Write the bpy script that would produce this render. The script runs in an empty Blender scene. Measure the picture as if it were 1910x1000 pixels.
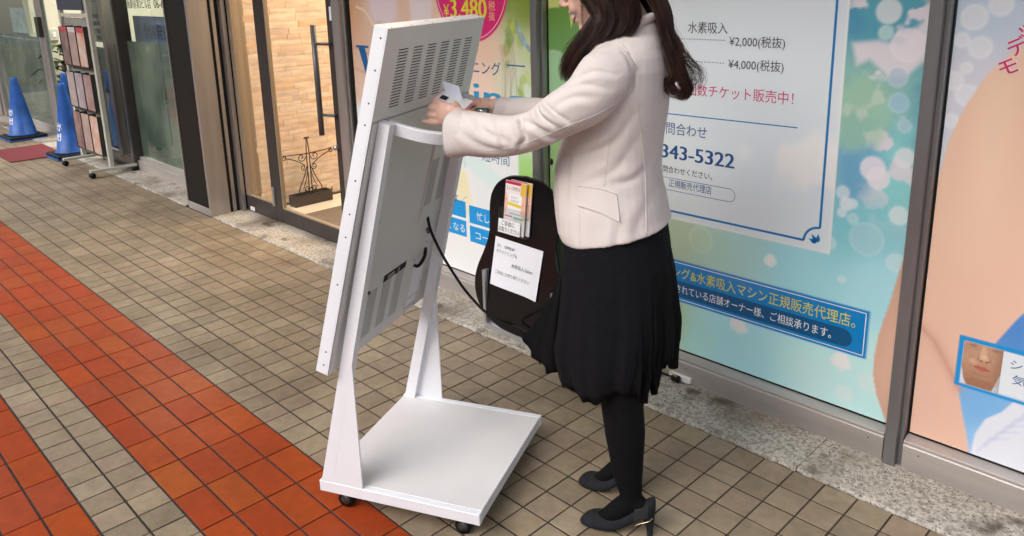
import bpy, bmesh, math, random
import numpy as np
from mathutils import Vector, Matrix, noise
from mathutils.bvhtree import BVHTree
random.seed(7); rng = np.random.RandomState(7)
R = math.radians
SC = bpy.context.scene
COL = SC.collection

# ------------------------------------------------------------------ camera
cam = bpy.data.cameras.new('camera'); camo = bpy.data.objects.new('camera', cam); COL.objects.link(camo)
YAW, PIT, ROL = 0.7834548, 0.2472106, -0.0203125
CAMP = Vector((2.38707, -1.17725, 1.60242))
_f = Vector((-math.sin(YAW)*math.cos(PIT), math.cos(YAW)*math.cos(PIT), -math.sin(PIT)))
_r = _f.cross(Vector((0, 0, 1))).normalized(); _u = _r.cross(_f)
_r2 = _r*math.cos(ROL)+_u*math.sin(ROL); _u2 = -_r*math.sin(ROL)+_u*math.cos(ROL)
camo.matrix_world = Matrix(((_r2.x, _u2.x, -_f.x, CAMP.x), (_r2.y, _u2.y, -_f.y, CAMP.y), (_r2.z, _u2.z, -_f.z, CAMP.z), (0, 0, 0, 1)))
cam.sensor_width = 36; cam.lens = 1456.35/1910*36
cam.shift_x = (955-979.1)/1910; cam.shift_y = (338.65-500)/1910
cam.clip_start = .05; cam.clip_end = 400
SC.camera = camo
def project(p):
    v = Vector(p)-CAMP; d = v.dot(_f)
    return (979.1+1456.35*v.dot(_r2)/d, 338.65-1456.35*v.dot(_u2)/d, d)

# ------------------------------------------------------------------ world, sun, exposure
SUN_EL, SUN_AZ = 34, 268          # azimuth of the sun measured from +x towards +y
w = bpy.data.worlds.new('World'); SC.world = w; w.use_nodes = True
nt = w.node_tree; nt.nodes.clear()
sky = nt.nodes.new('ShaderNodeTexSky'); sky.sky_type = 'NISHITA'; sky.sun_disc = False
sky.sun_elevation = R(SUN_EL); sky.sun_rotation = R(90-SUN_AZ); sky.dust_density = 3; sky.air_density = 1.2
hs = nt.nodes.new('ShaderNodeHueSaturation'); hs.inputs['Saturation'].default_value = .6
bgn = nt.nodes.new('ShaderNodeBackground'); bgn.inputs[1].default_value = .15
wo = nt.nodes.new('ShaderNodeOutputWorld')
nt.links.new(sky.outputs[0], hs.inputs['Color']); nt.links.new(hs.outputs[0], bgn.inputs[0]); nt.links.new(bgn.outputs[0], wo.inputs[0])
sun = bpy.data.lights.new('sun', 'SUN'); sun.energy = 1.55; sun.angle = R(60); sun.color = (.97, .98, 1)
suno = bpy.data.objects.new('sun', sun); COL.objects.link(suno)
sd = Vector((math.cos(R(SUN_EL))*math.cos(R(SUN_AZ)), math.cos(R(SUN_EL))*math.sin(R(SUN_AZ)), math.sin(R(SUN_EL))))
suno.rotation_euler = sd.to_track_quat('Z', 'Y').to_euler()
SC.view_settings.view_transform = 'Standard'; SC.view_settings.look = 'None'
SC.view_settings.exposure = 1.04; SC.view_settings.gamma = 1; SC.view_settings.use_curve_mapping = False
SC.cycles.use_denoising = True
SC.cycles.max_bounces = 8; SC.cycles.transparent_max_bounces = 12

# ------------------------------------------------------------------ materials
MATS = {}
def srgb(r, g, b):
    f = lambda c: ((c/255+.055)/1.055)**2.4 if c > 10.3 else c/255/12.92
    return (f(r), f(g), f(b))
def mat(name, col, rough=.5, metal=0, var=0, vs=6, bump=0, bs=60, coat=0, spec=.5, col2=None, stretch=None, detail=4, emit=0, sheen=0, trans=0):
    if name in MATS: return MATS[name]
    m = bpy.data.materials.new(name); m.use_nodes = True; MATS[name] = m
    n = m.node_tree.nodes; l = m.node_tree.links; b = n['Principled BSDF']
    b.inputs['Base Color'].default_value = (*col, 1); b.inputs['Roughness'].default_value = rough; b.inputs['Metallic'].default_value = metal
    b.inputs['Specular IOR Level'].default_value = spec; b.inputs['Coat Weight'].default_value = coat; b.inputs['Coat Roughness'].default_value = .08
    if sheen: b.inputs['Sheen Weight'].default_value = sheen
    if trans: b.inputs['Transmission Weight'].default_value = trans
    if emit: b.inputs['Emission Color'].default_value = (*col, 1); b.inputs['Emission Strength'].default_value = emit
    tc = n.new('ShaderNodeTexCoord'); src = tc.outputs['Object']
    if stretch:
        mp = n.new('ShaderNodeMapping'); mp.inputs['Scale'].default_value = stretch; l.new(src, mp.inputs[0]); src = mp.outputs[0]
    if var or col2:
        t = n.new('ShaderNodeTexNoise'); t.inputs['Scale'].default_value = vs; t.inputs['Detail'].default_value = detail; l.new(src, t.inputs[0])
        mx = n.new('ShaderNodeMix'); mx.data_type = 'RGBA'
        c2 = col2 or tuple(c*(1-var) for c in col); c1 = col if col2 else tuple(min(1, c*(1+var)) for c in col)
        mx.inputs[6].default_value = (*c1, 1); mx.inputs[7].default_value = (*c2, 1)
        mr = n.new('ShaderNodeMapRange'); mr.inputs[1].default_value = .32; mr.inputs[2].default_value = .68
        l.new(t.outputs[0], mr.inputs[0]); l.new(mr.outputs[0], mx.inputs[0]); l.new(mx.outputs[2], b.inputs['Base Color'])
        ma = n.new('ShaderNodeMapRange'); ma.inputs[3].default_value = max(0, rough-.07); ma.inputs[4].default_value = min(1, rough+.07)
        l.new(t.outputs[0], ma.inputs[0]); l.new(ma.outputs[0], b.inputs['Roughness'])
    if bump:
        t2 = n.new('ShaderNodeTexNoise'); t2.inputs['Scale'].default_value = bs; t2.inputs['Detail'].default_value = 3; l.new(src, t2.inputs[0])
        bp = n.new('ShaderNodeBump'); bp.inputs['Strength'].default_value = bump; bp.inputs['Distance'].default_value = .003
        l.new(t2.outputs[0], bp.inputs['Height']); l.new(bp.outputs[0], b.inputs['Normal'])
    return m
def tile_mat(name, base, alt, px, py, rough, blotch, speck=.0):
    """ceramic tile: a colour of its own for every cell of the tile grid, stains that run over the joints"""
    m = bpy.data.materials.new(name); m.use_nodes = True; MATS[name] = m
    n = m.node_tree.nodes; l = m.node_tree.links; b = n['Principled BSDF']
    g = n.new('ShaderNodeNewGeometry')
    dv = n.new('ShaderNodeVectorMath'); dv.operation = 'DIVIDE'; dv.inputs[1].default_value = (px, py, 1); l.new(g.outputs['Position'], dv.inputs[0])
    sep = n.new('ShaderNodeSeparateXYZ'); l.new(dv.outputs[0], sep.inputs[0])
    fx = n.new('ShaderNodeMath'); fx.operation = 'FLOOR'; l.new(sep.outputs[0], fx.inputs[0])
    fy = n.new('ShaderNodeMath'); fy.operation = 'FLOOR'; l.new(sep.outputs[1], fy.inputs[0])
    cb = n.new('ShaderNodeCombineXYZ'); l.new(fx.outputs[0], cb.inputs[0]); l.new(fy.outputs[0], cb.inputs[1])
    wn = n.new('ShaderNodeTexWhiteNoise'); wn.noise_dimensions = '2D'; l.new(cb.outputs[0], wn.inputs['Vector'])
    cr = n.new('ShaderNodeValToRGB'); l.new(wn.outputs[0], cr.inputs[0])
    els = cr.color_ramp.elements; els[0].position = 0; els[0].color = (*base, 1); els[1].position = 1; els[1].color = (*alt[-1], 1)
    for i, c in enumerate(alt[:-1]):
        e = els.new((i+1)/len(alt)); e.color = (*c, 1)
    t = n.new('ShaderNodeTexNoise'); t.inputs['Scale'].default_value = 2.3; t.inputs['Detail'].default_value = 6; t.inputs['Roughness'].default_value = .62; l.new(g.outputs['Position'], t.inputs[0])
    mr = n.new('ShaderNodeMapRange'); mr.inputs[1].default_value = .4; mr.inputs[2].default_value = .72; mr.inputs[4].default_value = blotch; l.new(t.outputs[0], mr.inputs[0])
    mx = n.new('ShaderNodeMix'); mx.data_type = 'RGBA'; l.new(mr.outputs[0], mx.inputs[0]); l.new(cr.outputs[0], mx.inputs[6])
    mx.inputs[7].default_value = (base[0]*.45, base[1]*.42, base[2]*.42, 1)
    t3 = n.new('ShaderNodeTexNoise'); t3.inputs['Scale'].default_value = 420; t3.inputs['Detail'].default_value = 2; l.new(g.outputs['Position'], t3.inputs[0])
    mr3 = n.new('ShaderNodeMapRange'); mr3.inputs[1].default_value = .35; mr3.inputs[2].default_value = .65; mr3.inputs[3].default_value = 1-speck; mr3.inputs[4].default_value = 1+speck; l.new(t3.outputs[0], mr3.inputs[0])
    ml = n.new('ShaderNodeVectorMath'); ml.operation = 'SCALE'; l.new(mx.outputs[2], ml.inputs[0]); l.new(mr3.outputs[0], ml.inputs['Scale'])
    # soft mottling inside each tile
    t4 = n.new('ShaderNodeTexNoise'); t4.inputs['Scale'].default_value = 28; t4.inputs['Detail'].default_value = 3; l.new(g.outputs['Position'], t4.inputs[0])
    mr4 = n.new('ShaderNodeMapRange'); mr4.inputs[1].default_value = .3; mr4.inputs[2].default_value = .7; mr4.inputs[3].default_value = .88; mr4.inputs[4].default_value = 1.1; l.new(t4.outputs[0], mr4.inputs[0])
    ml2 = n.new('ShaderNodeVectorMath'); ml2.operation = 'SCALE'; l.new(ml.outputs[0], ml2.inputs[0]); l.new(mr4.outputs[0], ml2.inputs['Scale'])
    l.new(ml2.outputs[0], b.inputs['Base Color'])
    rr = n.new('ShaderNodeMapRange'); rr.inputs[3].default_value = rough-.08; rr.inputs[4].default_value = rough+.14; l.new(t.outputs[0], rr.inputs[0]); l.new(rr.outputs[0], b.inputs['Roughness'])
    b.inputs['Specular IOR Level'].default_value = .3
    bp = n.new('ShaderNodeBump'); bp.inputs['Strength'].default_value = .25; bp.inputs['Distance'].default_value = .0015; l.new(t4.outputs[0], bp.inputs['Height'])
    bp2 = n.new('ShaderNodeBump'); bp2.inputs['Strength'].default_value = .12; bp2.inputs['Distance'].default_value = .0006; l.new(t3.outputs[0], bp2.inputs['Height']); l.new(bp.outputs[0], bp2.inputs['Normal']); l.new(bp2.outputs[0], b.inputs['Normal'])
    return m
def granite_mat(name):
    m = bpy.data.materials.new(name); m.use_nodes = True; MATS[name] = m
    n = m.node_tree.nodes; l = m.node_tree.links; b = n['Principled BSDF']; g = n.new('ShaderNodeNewGeometry')
    def nz(sc, lo, hi, det=2):
        t = n.new('ShaderNodeTexNoise'); t.inputs['Scale'].default_value = sc; t.inputs['Detail'].default_value = det; l.new(g.outputs['Position'], t.inputs[0])
        r = n.new('ShaderNodeMapRange'); r.inputs[1].default_value = lo; r.inputs[2].default_value = hi; l.new(t.outputs[0], r.inputs[0]); return r.outputs[0]
    def mix(f, a, c, aout=None):
        x = n.new('ShaderNodeMix'); x.data_type = 'RGBA'; l.new(f, x.inputs[0])
        if aout is None: x.inputs[6].default_value = (*a, 1)
        else: l.new(aout, x.inputs[6])
        x.inputs[7].default_value = (*c, 1); return x.outputs[2]
    o = mix(nz(70, .42, .6, 3), (.50, .455, .39), (.29, .255, .21))
    o = mix(nz(130, .62, .66), None, (.05, .045, .04), o)
    o = mix(nz(95, .60, .66), None, (.62, .58, .51), o)
    o = mix(nz(3.2, .48, .72, 6), None, (.15, .12, .08), o); o = mix(nz(7.5, .56, .70, 6), None, (.09, .07, .05), o)
    l.new(o, b.inputs['Base Color']); b.inputs['Roughness'].default_value = .62
    t = n.new('ShaderNodeTexNoise'); t.inputs['Scale'].default_value = 150; l.new(g.outputs['Position'], t.inputs[0])
    bp = n.new('ShaderNodeBump'); bp.inputs['Strength'].default_value = .5; bp.inputs['Distance'].default_value = .002; l.new(t.outputs[0], bp.inputs['Height']); l.new(bp.outputs[0], b.inputs['Normal'])
    return m
def glass_mat(name, tint=(1, 1, 1), rough=0.0, refl=1.0, alpha=1.0):
    m = bpy.data.materials.new(name); m.use_nodes = True; n = m.node_tree.nodes; l = m.node_tree.links; n.clear(); MATS[name] = m
    o = n.new('ShaderNodeOutputMaterial'); tr = n.new('ShaderNodeBsdfTransparent'); tr.inputs[0].default_value = (*tint, 1)
    gl = n.new('ShaderNodeBsdfGlossy'); gl.inputs['Roughness'].default_value = rough; gl.inputs[0].default_value = (refl, refl, refl, 1)
    fr = n.new('ShaderNodeFresnel'); fr.inputs[0].default_value = 1.5; mx = n.new('ShaderNodeMixShader')
    ge = n.new('ShaderNodeNewGeometry'); iv = n.new('ShaderNodeMath'); iv.operation = 'SUBTRACT'; iv.inputs[0].default_value = 1; l.new(ge.outputs['Backfacing'], iv.inputs[1])
    mu = n.new('ShaderNodeMath'); mu.operation = 'MULTIPLY'; l.new(fr.outputs[0], mu.inputs[0]); l.new(iv.outputs[0], mu.inputs[1])
    l.new(mu.outputs[0], mx.inputs[0]); l.new(tr.outputs[0], mx.inputs[1]); l.new(gl.outputs[0], mx.inputs[2]); l.new(mx.outputs[0], o.inputs[0])
    return m
def ink_mat(name, rough=.32, coat=.45):
    m = bpy.data.materials.new(name); m.use_nodes = True; MATS[name] = m
    n = m.node_tree.nodes; l = m.node_tree.links; b = n['Principled BSDF']
    a = n.new('ShaderNodeAttribute'); a.attribute_name = 'ink'; b.inputs['Coat IOR'].default_value = 1.5; l.new(a.outputs['Color'], b.inputs['Base Color'])
    b.inputs['Roughness'].default_value = rough; b.inputs['Coat Weight'].default_value = coat; b.inputs['Coat Roughness'].default_value = .06
    tc = n.new('ShaderNodeTexCoord'); t = n.new('ShaderNodeTexNoise'); t.inputs['Scale'].default_value = 2.2; l.new(tc.outputs['Object'], t.inputs[0])
    bp = n.new('ShaderNodeBump'); bp.inputs['Strength'].default_value = .15; bp.inputs['Distance'].default_value = .01; l.new(t.outputs[0], bp.inputs['Height']); l.new(bp.outputs[0], b.inputs['Coat Normal'])
    return m

STEEL = mat('brushed_steel', (.50, .46, .44), .40, .8, var=.16, vs=9, stretch=(1, 1, .12), bump=.08, bs=300)
STEELH = mat('brushed_steel_long', (.52, .475, .45), .5, .6, var=.18, vs=7, stretch=(.15, 1, 1), bump=.08, bs=300)
DARKM = mat('dark_bronze', (.055, .046, .044), .42, .3, var=.12)
BLACKR = mat('black_rubber', (.006, .006, .0065), .55, var=.2, spec=.3)
SHADOWGAP = mat('dark_gap', (.008, .006, .005), .8)
WHITEP = mat('white_powder_coat', (.82, .82, .85), .36, var=.04, vs=3, bump=.12, bs=500)
GREYP = mat('grey_powder_coat', (.76, .755, .73), .42, var=.03, vs=4, bump=.12, bs=500)
BLACKIN = mat('inside_black', (.006, .006, .006), .8)
TILEB = tile_mat('beige_quarry_tile', (.32, .25, .165), [(.27, .21, .135), (.34, .27, .185), (.29, .215, .145), (.24, .19, .125), (.33, .255, .165), (.30, .22, .155)], .106879, .108, .46, .75, .14)
TILER = tile_mat('red_quarry_tile', (.38, .060, .009), [(.34, .045, .008), (.38, .070, .010), (.32, .042, .008), (.37, .053, .008), (.37, .078, .011), (.33, .056, .018), (.36, .048, .007)], .213758, .108, .38, .5, .08)
GROUT = mat('grout', (.034, .026, .023), .85, var=.3, vs=30, bump=.4, bs=200)
GRAN = granite_mat('speckled_granite')

# ------------------------------------------------------------------ mesh helpers
def link(o): COL.objects.link(o); return o
def tag(o, label=None, cat=None, group=None, kind=None):
    if label: o['label'] = label
    if cat: o['category'] = cat
    if group: o['group'] = group
    if kind: o['kind'] = kind
    return o
def thing(name, label, cat, loc=(0, 0, 0), rz=0, group=None, kind=None):
    o = bpy.data.objects.new(name, None); link(o); o.empty_display_size = .1
    o.location = loc; o.rotation_euler = (0, 0, rz)
    o['_m'] = 1; del o['_m']
    return tag(o, label, cat, group, kind)
def frame(o):
    """rest matrix of a parent (only locations and z rotations are used)"""
    m = Matrix.Translation(o.location) @ Matrix.Rotation(o.rotation_euler[2], 4, 'Z')
    return frame(o.parent) @ m if o.parent else m
class MB:
    def __init__(s): s.v = []; s.f = []; s.mi = []; s.sm = []
    def add(s, vs, fs, mi=0, sm=False):
        k = len(s.v); s.v += [tuple(v) for v in vs]; s.f += [tuple(i+k for i in f) for f in fs]; s.mi += [mi]*len(fs); s.sm += [sm]*len(fs); return s
    def box(s, x0, x1, y0, y1, z0, z1, mi=0, c=0):
        """box, optionally with chamfered edges"""
        if c <= 0:
            v = [(x, y, z) for x in (x0, x1) for y in (y0, y1) for z in (z0, z1)]
            return s.add(v, [(0, 1, 3, 2), (4, 6, 7, 5), (0, 4, 5, 1), (2, 3, 7, 6), (0, 2, 6, 4), (1, 5, 7, 3)], mi)
        bm = bmesh.new(); bmesh.ops.create_cube(bm, size=1)
        for v in bm.verts: v.co = Vector(((x0+x1)/2+v.co.x*(x1-x0), (y0+y1)/2+v.co.y*(y1-y0), (z0+z1)/2+v.co.z*(z1-z0)))
        bmesh.ops.bevel(bm, geom=bm.edges[:], offset=c, segments=1, affect='EDGES'); s.bm(bm, mi); return s
    def bm(s, bm, mi=0, sm=False):
        bm.verts.index_update(); s.add([v.co[:] for v in bm.verts], [[v.index for v in f.verts] for f in bm.faces], mi, sm); bm.free(); return s
    def quad(s, a, b, c, d, mi=0): return s.add([a, b, c, d], [(0, 1, 2, 3)], mi)
    def ring_loft(s, rings, mi=0, caps=True, sm=True, closed=False):
        n = len(rings[0]); vs = [p for r in rings for p in r]; fs = []
        m = len(rings)
        for i in range(m if closed else m-1):
            for j in range(n): fs.append((i*n+j, i*n+(j+1) % n, ((i+1) % m)*n+(j+1) % n, ((i+1) % m)*n+j))
        if caps and not closed: fs.append(tuple(range(n-1, -1, -1))); fs.append(tuple((m-1)*n+j for j in range(n)))
        return s.add(vs, fs, mi, sm)
    def tube(s, pts, r, n=8, mi=0, caps=True, sm=True, flat=1.0, up=None):
        pts = [Vector(p) for p in pts]; rs = r if hasattr(r, '__len__') else [r]*len(pts); rings = []
        pu = Vector(up) if up else None
        for i, p in enumerate(pts):
            t = (pts[min(i+1, len(pts)-1)]-pts[max(i-1, 0)])
            t = t.normalized() if t.length > 1e-9 else Vector((0, 0, 1))
            if pu is None: pu = t.orthogonal().normalized()
            a = (pu-t*pu.dot(t)); a = a.normalized() if a.length > 1e-6 else t.orthogonal().normalized(); pu = a; b = t.cross(a)
            rings.append([p+a*(rs[i]*math.cos(2*math.pi*k/n))+b*(rs[i]*flat*math.sin(2*math.pi*k/n)) for k in range(n)])
        return s.ring_loft(rings, mi, caps, sm)
    def prism(s, poly, axis, d0, d1, mi=0, c=0):
        """polygon (2D) extruded along an axis; poly coords are the other two axes in order"""
        def P(p, d):
            return {'x': (d, p[0], p[1]), 'y': (p[0], d, p[1]), 'z': (p[0], p[1], d)}[axis]
        n = len(poly); vs = [P(p, d0) for p in poly]+[P(p, d1) for p in poly]
        return s.add(vs, [tuple(range(n-1, -1, -1)), tuple(range(n, 2*n))]+[(i, (i+1) % n, n+(i+1) % n, n+i) for i in range(n)], mi)
    def xf(s, M):
        s.v = [tuple(M @ Vector(v)) for v in s.v]; return s
    def build(s, name, mats, parent=None, world=False, label=None, kind=None):
        me = bpy.data.meshes.new(name); vs = s.v
        o = bpy.data.objects.new(name, me)
        if parent is not None:
            o.parent = parent
            if world: Mi = frame(parent).inverted(); vs = [tuple(Mi @ Vector(v)) for v in vs]
        me.from_pydata(vs, [], s.f)
        for m in (mats if isinstance(mats, (list, tuple)) else [mats]): me.materials.append(m)
        me.polygons.foreach_set('material_index', s.mi); me.polygons.foreach_set('use_smooth', s.sm)
        me.update(); bm = bmesh.new(); bm.from_mesh(me); bmesh.ops.recalc_face_normals(bm, faces=bm.faces); bm.to_mesh(me); bm.free()
        link(o)
        if label: o['label'] = label
        if kind: o['kind'] = kind
        return o
def catmull(pts, n=6):
    P = [Vector(p) for p in pts]; P = [P[0]*2-P[1]]+P+[P[-1]*2-P[-2]]; out = []
    for i in range(1, len(P)-2):
        for k in range(n):
            t = k/n; a, b, c, d = P[i-1], P[i], P[i+1], P[i+2]
            out.append(.5*((2*b)+(-a+c)*t+(2*a-5*b+4*c-d)*t*t+(-a+3*b-3*c+d)*t**3))
    out.append(P[-2]); return out
def interp(ts, t):
    """piecewise-linear/smooth interpolation of rows [(t, v...)]"""
    a = np.array(ts, float); return [float(np.interp(t, a[:, 0], a[:, k])) for k in range(1, a.shape[1])]
def remeshed(mb, vox, smooth=4, name='tmp', sf=.5):
    me = bpy.data.meshes.new(name); me.from_pydata(mb.v, [], mb.f); me.update()
    bm = bmesh.new(); bm.from_mesh(me); bmesh.ops.recalc_face_normals(bm, faces=bm.faces); bm.to_mesh(me); bm.free()
    o = bpy.data.objects.new(name, me); link(o)
    r = o.modifiers.new('r', 'REMESH'); r.mode = 'VOXEL'; r.voxel_size = vox
    s = o.modifiers.new('s', 'SMOOTH'); s.iterations = smooth; s.factor = sf
    dg = bpy.context.evaluated_depsgraph_get(); dg.update()
    m2 = bpy.data.meshes.new_from_object(o.evaluated_get(dg)); bpy.data.objects.remove(o)
    m2.polygons.foreach_set('use_smooth', [True]*len(m2.polygons)); return m2
def mesh_obj(name, me, mats, parent, label=None):
    o = bpy.data.objects.new(name, me); link(o); o.parent = parent; me.materials.clear()
    for m in (mats if isinstance(mats, (list, tuple)) else [mats]): me.materials.append(m)
    if label: o['label'] = label
    return o
_texts = {}
def text(body, x, z, h, material, parent, Y, width=None, rot=0, off=0.0, base=None, shear=0, xaxis=None, yaxis=None, name='lettering', bold=0):
    """flat printed lettering; x, z = left end of the baseline on the plane y=Y (or on base + xaxis, yaxis)"""
    c = bpy.data.curves.new('t', 'FONT'); c.body = body; c.size = 1; c.shear = shear; c.offset = bold; c.resolution_u = 3
    o = bpy.data.objects.new('t', c); link(o); dg = bpy.context.evaluated_depsgraph_get(); dg.update()
    me = bpy.data.meshes.new_from_object(o.evaluated_get(dg)); bpy.data.objects.remove(o); bpy.data.curves.remove(c)
    n = len(me.vertices); co = np.empty(n*3); me.vertices.foreach_get('co', co); co = co.reshape(-1, 3)
    if n == 0: return None
    x0, x1 = co[:, 0].min(), co[:, 0].max()
    sx = sy = h
    if width: sx = width/(x1-x0)
    u = (co[:, 0]-x0)*sx; v = co[:, 1]*sy
    ca, sa = math.cos(R(rot)), math.sin(R(rot)); uu = u*ca-v*sa; vv = u*sa+v*ca
    if base is None:
        out = np.stack([x+uu, np.full(n, Y), z+vv], 1)
    else:
        X = np.array(xaxis); Yv = np.array(yaxis); out = np.array(base)+np.outer(x+uu, X)+np.outer(z+vv, Yv)
    if parent is not None and parent.type == 'EMPTY' or parent is not None:
        Mi = np.array(frame(parent).inverted()); out = out @ Mi[:3, :3].T+Mi[:3, 3]
    me.vertices.foreach_set('co', out.ravel()); me.update()
    ob = bpy.data.objects.new(name, me); link(ob); ob.parent = parent; me.materials.clear(); me.materials.append(material); return ob

# ================================================================== SETTING: floor
PU, PV, JT, JX = .106879, .108, .0078, .0058
fl = MB().box(-14, 5, -4, 1.45, -.08, -.0035).build('floor', GROUT); fl['kind'] = 'structure'
def tile_mesh(name, lx, ly, m):
    c = .0009; h = .008; b = MB()
    v = [(0, 0, -h), (lx, 0, -h), (lx, ly, -h), (0, ly, -h), (0, 0, -c), (lx, 0, -c), (lx, ly, -c), (0, ly, -c), (c, c, 0), (lx-c, c, 0), (lx-c, ly-c, 0), (c, ly-c, 0)]
    f = [(8, 9, 10, 11)]+[(i, (i+1) % 4, 4+(i+1) % 4, 4+i) for i in range(4)]+[(4+i, 4+(i+1) % 4, 8+(i+1) % 4, 8+i) for i in range(4)]
    me = bpy.data.meshes.new(name); me.from_pydata(v, [], f); me.materials.append(m); return me, v, f
bt = tile_mesh('tile', PU-JX, PV-JT, TILEB); rt = tile_mesh('tile', 2*PU-JX, PV-JT, TILER)
spots = {'b': [], 'r': []}
def isred(j): return -4 <= j <= -1 or -12 <= j <= -7
for j in range(-30, 10):
    y = j*PV+JT/2
    if isred(j):
        for i in range(-60, 20): spots['r'].append((2*i*PU+JX/2, y))
    else:
        for i in range(-120, 40): spots['b'].append((i*PU+JX/2, y))
for key, (me, tv, tf) in (('b', bt), ('r', rt)):
    L = []
    for (x, y) in spots[key]:
        cx = x+(PU if key == 'r' else PU/2); px, py, d = project((cx, y+.05, 0))
        vis = d > 0 and -40 < px < 1950 and -40 < py < 1060
        L.append((0 if vis else 1, d if d > 0 else 99, x, y))
    L.sort(); rest = MB()
    for k, (nv, d, x, y) in enumerate(L):
        r1, r2 = random.uniform(-.0007, .0007), random.uniform(-.003, .003)
        if k < 300 and nv == 0:
            o = bpy.data.objects.new('tile', me); link(o); o.parent = fl; o.location = (x, y, r1); o.rotation_euler = (r2, random.uniform(-.003, .003), 0)
        else:
            if -14 < x < 4.8: rest.add([(v[0]+x, v[1]+y, v[2]+r1) for v in tv], tf)
    o = rest.build('tiles', me.materials[0], fl); o['kind'] = 'stuff'

# granite door-sill slabs
sill = MB().box(-14, 4.5, 1.10, 1.33, -.05, -.002).build('granite_sill', GROUT); sill['kind'] = 'structure'
sx = [-14, -12.6, -11.1, -9.7, -8.3, -7.0, -5.75, -4.6, -3.555]
sx2 = [-3.09, -2.15, -1.25, -.443, .47, 1.393, 2.32, 3.25, 4.4]
for S in (sx, sx2):
    for a, b in zip(S, S[1:]):
        bm = bmesh.new(); n = max(8, int((b-a)/.03)); m = MB()
        # rough split front edge
        prof = [(1.082, .002), (1.090, .0075), (1.11, .0085), (1.2, .010), (1.40, .0105)]
        rows = []
        for i in range(n+1):
            x = a+.0015+(b-a-.003)*i/n; jx = random.uniform(-.004, .004)
            rows.append([(x, 1.082+jx, -.03)]+[(x, p[0]+(jx*.8 if k < 2 else 0), p[1]+random.uniform(-.0006, .0006)) for k, p in enumerate(prof)]+[(x, 1.40, -.03)])
        m.ring_loft(rows, 0, True, False); m.build('slab', GRAN, sill)

# ================================================================== SHOP FRONT (right): windows with film posters
MULL = mat('mullion_steel_dimmed', (.30, .29, .30), .38, .8, var=.16, vs=9, stretch=(1, 1, .12), bump=.08, bs=300)  # same steel, its colour darkened and cooled for the dim reflections on the mullions
GLASSP = glass_mat('clear_glass', (.93, .97, .95))
YG = 1.366
def shop_window(x0, x1, label, mull_left=False):
    t = thing('shop_window', label, 'window', (x0, YG, 0))
    kick = MB()
    kick.prism([(1.322, .008), (1.322, .094), (1.326, .098), (1.30+.034, .1005), (1.345, .1005), (1.345, .008)], 'x', x0, x1)
    kick.build('kick_plate', STEELH, t, True)
    s = MB(); s.prism([(1.3225, .1015), (1.3225, .1085), (1.3265, .1115), (YG+.004, .121), (YG+.004, .1015)], 'x', x0, x1)
    s.build('sill_rail', STEELH, t, True)
    g = MB(); g.box(x0, x1, YG-.002, YG+.001, .120, .1255); g.build('gasket', BLACKR, t, True)
    MB().box(x0+.002, x1-.002, YG+.003, YG+.010, .112, 2.46).build('glass_pane', GLASSP, t, True)
    MB().box(x0, x1, 1.33, 1.42, 2.462, 2.56).build('top_rail', STEELH, t, True)
    if mull_left:
        m = MB(); m.box(x0-.055, x0-.018, 1.306, 1.40, .0105, 2.6, c=.0015)
        m.box(x0-.018, x0-.004, 1.334, 1.40, .0105, 2.6, c=.001)
        m.build('mullion', MULL, t, True)
        MB().box(x0-.004, x0+.0, YG-.004, 1.39, .0105, 2.6).build('gasket', BLACKR, t, True)
    for k in range(3):
        xx = x0+.05+k*(x1-x0-.1)/2
        MB().tube([(xx, 1.3225, .075), (xx, 1.3205, .075)], .0025, 8).build('screw', DARKM, t, True)
    return t
win_a = shop_window(-1.53, -.055, 'steel framed shop window left of the woman, its pane under the whitening poster')
win_b = shop_window(.018, 1.582, 'widest steel framed shop window, behind the woman under the pale blue price poster', True)
win_c = shop_window(1.645, 3.25, 'steel framed shop window at the right edge with the bare skin poster', True)

# ---- printed film, painted as colours on a fine grid
def lin(c): c = np.asarray(c, float)/255; return np.where(c <= .04045, c/12.92, ((c+.055)/1.055)**2.4)
def vnoise(X, Z, s, seed, oct=3):
    out = np.zeros_like(X); amp = 1; tot = 0
    rs = np.random.RandomState(seed)
    for o in range(oct):
        g = rs.rand(64, 64); u = X*s*2**o+17.3*o+5; v = Z*s*2**o+9.1*o+5
        i = np.floor(u).astype(int); j = np.floor(v).astype(int); fu = u-i; fv = v-j; fu = fu*fu*(3-2*fu); fv = fv*fv*(3-2*fv)
        a = g[i % 64, j % 64]; b = g[(i+1) % 64, j % 64]; c = g[i % 64, (j+1) % 64]; d = g[(i+1) % 64, (j+1) % 64]
        out += amp*((a*(1-fu)+b*fu)*(1-fv)+(c*(1-fu)+d*fu)*fv); tot += amp; amp *= .5
    return out/tot
def sstep(a, b, x): t = np.clip((x-a)/(b-a), 0, 1); return t*t*(3-2*t)
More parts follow.
